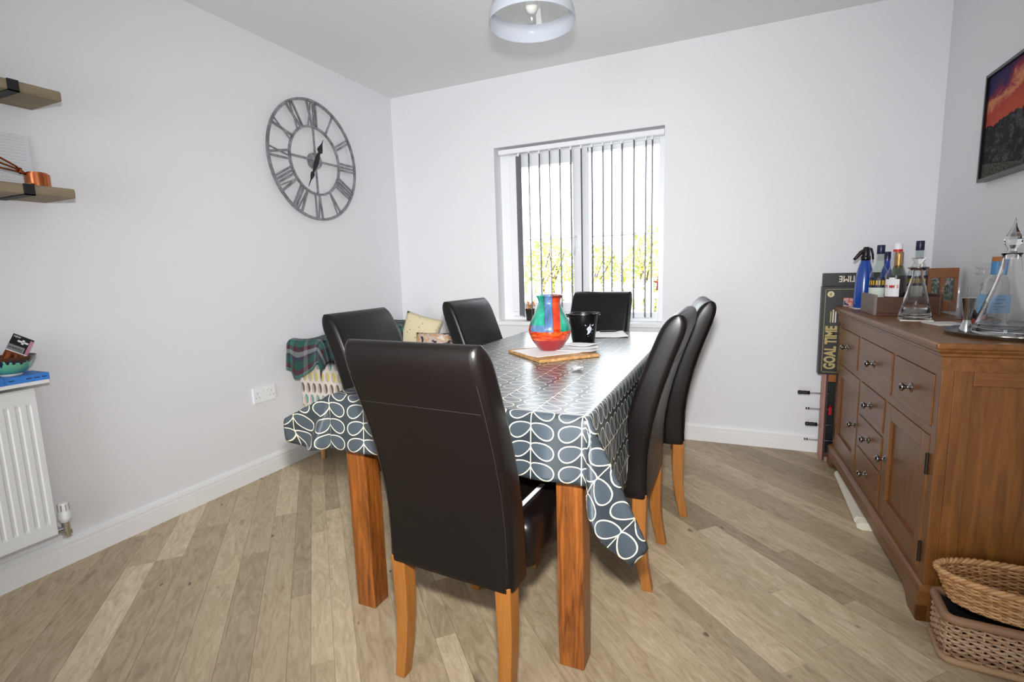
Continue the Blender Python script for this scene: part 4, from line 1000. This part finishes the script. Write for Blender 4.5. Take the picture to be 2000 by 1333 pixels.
# books on it
def book(label,y0,y1,x0,x1,z,th,col):
    t=thing('book',label,'book',(x0,y0,z),0,'blue books above the radiator'); w,d=x1-x0,y1-y0; mt=plain('book_cover',col,.45)
    B().box(.002,w-.003,.003,d-.003,.0022,th-.0022).build('pages',MAT_CREAM,t)
    B().box(0,w,0,d,0,.002).box(0,w,0,d,th-.002,th).box(w-.002,w,0,d,.002,th-.002).build('cover',mt,t,bevel=.0006)
    return t,w,d
MAT_INK=plain('spine_ink','2c4470',.6)
t,w,d=book('bright blue paperback with dark spine lettering at the end of the radiator shelf',-2.462,-2.335,.005,.125,.764,.024,'3f86d8')
for k,(a,c_) in enumerate(((.012,.028),(.060,.076),(.082,.098),(.105,.118))): B().box(w,w+.0004,a,c_,.010,.014).build('spine_lettering',MAT_INK,t)
t,w,d=book('blue paperback with a yellow spine spot, further along the radiator shelf',-2.60,-2.464,.005,.130,.764,.026,'3a7fd0')
B().box(w,w+.0004,.095,.108,.009,.017).build('spine_spot',plain('yellow_spot','d9c94a',.6),t); B().box(w,w+.0004,.03,.08,.010,.015).build('spine_lettering',plain('pale_ink','b9c4dd',.6),t)
# bowl
m=M('drip_glaze','4f9a86',.18,Coat_Weight=.5); x_,y_,z_=m.xyz(m.coord('Object'))
ang=m.noise(m.coord('Object',(1,1,.02)),85,1,.3); edge=ang*.085-.016
c=m.ramp(z_/.07,[(0,'2f7f86'),(.3,'5fae93'),(.8,'6fb79b')]); c=m.mix(z_.gt(.075-edge),c,'17203f'); c=m.mix(z_.gt(.058),c,'4a2418'); c=m.mix(z_.lt(.0085),c,'d9d6cc'); m.setcol(c)
o=B().lathe([(.001,.002),(.026,.0),(.029,.003),(.029,.008),(.040,.014),(.056,.034),(.068,.058),(.0725,.068),(.0715,.0695),(.066,.062),(.052,.036),(.036,.018),(.001,.014)],40).build('glazed_bowl',m.m,smooth='auto'); o.location=(.072,-2.418,.7885)
tag(o,'small turquoise and brown drip-glazed bowl on the blue books','bowl')
# battery pack
bp=thing('battery_pack','black and copper blister pack of batteries sticking out of the bowl','battery pack',(.075,-2.405,.818))
ex=Vector((0,.80,-.52)).normalized(); ey=Vector((-.18,.50,.82)).normalized(); ey=(ey-ex*ey.dot(ex)).normalized(); MX=frame_mtx((.0,-.028,-.006),ex,ey)@Matrix.Scale(1.25,4); nrm=ex.cross(ey)
def card(name,x0,x1,y0,y1,t0,t1,mat):
    o=B().box(x0,x1,y0,y1,t0,t1).build(name,mat,bp); o.matrix_local=MX; return o
def cardz(o): return o
card('backing_card',-.022,.030,0,.105,-.0006,.0006,MAT_BLACK)
card('copper_panel',-.022,.030,0,.055,.0006,.0010,plain('copper_print','7a3d1c',.35,Metallic=.3))
card('silver_band',-.022,.018,.058,.074,.0006,.0011,plain('silver_band','8c8c90',.4)); card('white_line',-.022,.030,.054,.057,.0006,.0012,MAT_PAPER)
card('pink_edge',.022,.030,.04,.10,.0006,.0011,plain('pink_print','c98ba0',.5))
card('hang_slot',-.006,.020,.086,.091,.0006,.0013,MAT_PAPER); card('hang_slot',.004,.010,.082,.095,.0006,.0013,MAT_PAPER)
text_mesh('lettering','DURACELL',.0082,MAT_BLACK,bp,MX@Matrix.Translation((-.020,.0625,.0012)),.0002,.0001,.85)
text_mesh('lettering','NEW',.008,MAT_PAPER,bp,MX@Matrix.Translation((-.019,.096,.0009)),.0002,0,.9)
for k in range(3):
    o=B().tube([(-.012+k*.016,.006,.007),(-.012+k*.016,.046,.007)],.0065,10).build('battery',plain('battery_copper','8a4a26',.3,Metallic=.5) if k==0 else bpy.data.materials['battery_copper'],bp,smooth='auto'); o.matrix_local=MX

# wall shelves
MAT_SHELF=wood('scaffold_board','6f6350','9a8a70','y',.65,.9)
MAT_BRK=plain('black_iron','0e0e10',.6)
def shelf(label,z):
    t=thing('wall_shelf',label,'shelf',(0,-2.208,z),0,'rustic shelves on the left wall')
    B().box(.001,.2,-.62,0,-.034,0).build('board',MAT_SHELF,t,bevel=.005)
    for y in (-.135,-.5):
        B().box(.001,.205,y-.015,y+.015,-.0375,-.034).box(.201,.205,y-.015,y+.015,-.0375,.0).build('bracket',MAT_BRK,t)
    return t
shelf('upper rustic wooden shelf with black iron brackets',1.777); shelf('lower rustic wooden shelf holding copper measuring cups',1.443)
# paper behind cups
m=M('printed_letter','dcdfe2',.8); x_,y_,z_=m.xyz(m.coord('Object')); q=(z_/.011).mod(1).lt(.28)*m.noise(m.coord('Object',(1,60,90)),3,1).gt(.45)*y_.lt(-.012); m.setcol(m.mix(q*.35,'dcdfe2','9aa0a6'))
o=B().box(-.0006,.0006,-.21,0,0,.20).build('printed_letter',m.m); o.location=(.012,-2.238,1.4435); o.rotation_euler=(0,R_(-2),0); tag(o,'printed white letter propped against the wall on the lower shelf','letter')
# copper measuring cups
m=M('polished_copper','b46a42',.22,Metallic=1); MAT_COP=m.m
cu=thing('measuring_cups','nested copper measuring cups with long handles on the lower shelf','measuring cups',(.105,-2.272,1.4435))
for k in range(3):
    r=.036-.004*k; B().lathe([(.001,.002*k+.0005),(r-.003,.002*k+.0005),(r,.003+.002*k),(r,.05+.003*k),(r-.0012,.05+.003*k),(r-.0012,.004+.002*k),(.001,.003+.002*k)],36).build('cup',MAT_COP,cu,smooth='auto')
    B().tube([(-.004*k,-.034,.048+.003*k),(.004*k,-.06,.054+.008*k),(.006*k,-.11,.060+.018*k),(.008*k,-.15,.064+.026*k)],[.0045,.0035,.0035,.004],8).build('handle',MAT_COP,cu,smooth=True)
B().tube([(.0+.008*math.cos(a),-.047+.004*math.sin(a*2),.056+.010*math.sin(a)) for a in [2*PI*k/16 for k in range(17)]],.0016,6).build('ring',MAT_COP,cu,smooth=True)
sp=B().prism([(-.008,0),(.008,0),(.010,.05),(.006,.10),(-.006,.10),(-.010,.05)],lambda a,c,q:(a,-c,q),0,.004).build('wooden_tag',wood('pale_spoon_wood','a8743c','c99a5c','y',.5)); sp.location=(.135,-2.305,1.455); sp.rotation_euler=(R_(18),0,R_(8)); tag(sp,'pale wooden spatula lying beside the copper cups','spatula')

# ================================================================== RIGHT WALL PICTURE
pc=thing('framed_painting','black-framed sunset landscape painting on the right wall','painting',(ROOM_W,-.56,1.612))
PW,PH=.62,.415
B().box(-.032,-.0005,-PW,-PW+.012,-PH/2,PH/2).box(-.032,-.0005,-.012,0,-PH/2,PH/2).box(-.032,-.0005,-PW+.012,-.012,PH/2-.012,PH/2).box(-.032,-.0005,-PW+.012,-.012,-PH/2,-PH/2+.012).build('frame',MAT_BLACK,pc,bevel=.001)
m=M('painted_canvas','552233',.8,Specular_IOR_Level=.15); x_,y_,z_=m.xyz(m.coord('Object'))
nz=m.noise(m.coord('Object',(1,1,1.8)),8,6,.7,.4)
skyf=(z_+y_*.22)/.26+nz*.8-.28
sky=m.ramp(skyf,[(.05,'b8513a'),(.22,'a8423c'),(.36,'d08a62'),(.46,'8e3340'),(.62,'3a2d55'),(.9,'27294f')])
land=m.ramp(m.noise(m.coord('Object',(1,1,1.6)),24,5,.7),[(.35,'151518'),(.52,'2c2b2e'),(.62,'55524e'),(.72,'3d3a5c')])
fg=m.ramp(m.noise(m.coord('Object'),90,3,.7),[(.35,'2a2a2a'),(.7,'6b665c')])
hor=(m.noise(m.coord('Object',(1,1,.2)),26,3)-.5)*.06
c=m.mix((z_+y_*.02).gt(hor+.005),land,sky); c=m.mix((z_+y_*-.12).lt(-.135),c,fg); m.setcol(c)
B().box(-.022,-.012,-PW+.012,-.012,-PH/2+.012,PH/2-.012).build('canvas',m.m,pc)

# ================================================================== WINDOW THINGS
t=thing('flower_pot','dark pot with small orange flowers on the windowsill','plant',(1.062,.05,.7428))
B().lathe([(.001,0),(.024,0),(.026,.003),(.032,.075),(.034,.078),(.034,.085),(.030,.085),(.028,.075),(.001,.07)],24).build('pot',plain('dark_ceramic_pot','2b2320',.4),t,smooth='auto')
b=B()
for k in range(26):
    c_=Vector((random.uniform(-.03,.03),random.uniform(-.03,.03),random.uniform(.085,.135))); d_=Vector((random.uniform(-1,1),random.uniform(-1,1),random.uniform(-.4,1))).normalized(); e_=d_.orthogonal().normalized(); b.add([c_-d_*.011,c_+e_*.007,c_+d_*.011,c_-e_*.007],[(0,1,2,3)])
b.build('flowers',plain('orange_petals','d98a4a',.7),t,fixn=False)['kind']='stuff'
b=B()
for k in range(7): b.tube([(0,0,.07),(random.uniform(-.02,.02),random.uniform(-.02,.02),.115)],.0012,5)
b.build('stalks',plain('green_stalk','5d7a3a',.7),t)
m=plain('red_plastic','b3202a',.35)
t=thing('toy_sword','red plastic toy sword hanging on the right window pane','toy',(1.934,.125,.945))
B().prism([(-.011,.062),(.011,.062),(.012,.15),(.004,.172),(-.006,.168)],lambda a,z,q:(a,q,z),-.004,.004).build('blade',m,t,bevel=.001)
B().box(-.030,.030,-.005,.005,.050,.060).build('guard',m,t,bevel=.002); B().box(-.009,.009,-.006,.006,0,.05).build('grip',plain('dark_red_plastic','8c1a22',.4),t,bevel=.002)
t.rotation_euler=(0,R_(6),0)

# ================================================================== PENDANT LAMP
lp=thing('pendant_lamp','clear glass bell pendant lamp over the table, its rim reflection coloured in as a pale band','lamp',(1.683,-1.418,2.009))
RS=.161
m=M('reflection_band','d3d9e4',.25,Coat_Weight=.6,Coat_Roughness=.04); tp=m.n('BsdfTransparent'); mx=m.n('MixShader'); mx.inputs[0].default_value=.42  # pale rim colour stands in for the flash reflecting in clear glass
m.nt.links.new(m.b.outputs[0],mx.inputs[1]); m.nt.links.new(tp.outputs[0],mx.inputs[2]); m.nt.links.new(mx.outputs[0],m.nt.nodes['Material Output'].inputs[0]); MAT_REFLECTION=m.m
B().lathe([(RS,0),(RS*1.005,.004),(RS*.985,.03),(RS*.93,.062),(RS*.925,.062),(RS*.97,.03),(RS*.985,.002)],64).build('reflection_band',MAT_REFLECTION,lp,smooth=True)
B().lathe([(RS*.93,.062),(RS*.84,.10),(RS*.72,.14),(RS*.58,.18),(RS*.42,.21),(RS*.26,.226),(RS*.22,.235)],64).build('glass_shade',thin_glass('lamp_glass',(.93,.95,.94),.3),lp,smooth=True)
B().lathe([(.001,.226),(.034,.226),(.036,.235),(.030,.262),(.012,.27),(.001,.27)],24).build('cap',MAT_CHROME,lp,smooth='auto')
B().lathe([(.0155,.12),(.0155,.226)],20).build('lamp_holder',MAT_UPVC,lp,smooth=True)
B().lathe([(.001,.035),(.010,.037),(.018,.044),(.0225,.055),(.0235,.066),(.021,.082),(.015,.10),(.012,.12)],28).build('bulb',M('opal_bulb','e8e8e4',.15,Coat_Weight=.5).m,lp,smooth=True)
B().tube([(0,0,.27),(0,0,ROOM_H-2.009-.03)],.003,8).build('cord',MAT_UPVC,lp,smooth='auto')
B().lathe([(.001,ROOM_H-2.009-.034),(.03,ROOM_H-2.009-.032),(.05,ROOM_H-2.009-.012),(.052,ROOM_H-2.009-.0005)],32).build('ceiling_rose',MAT_UPVC,lp,smooth='auto')
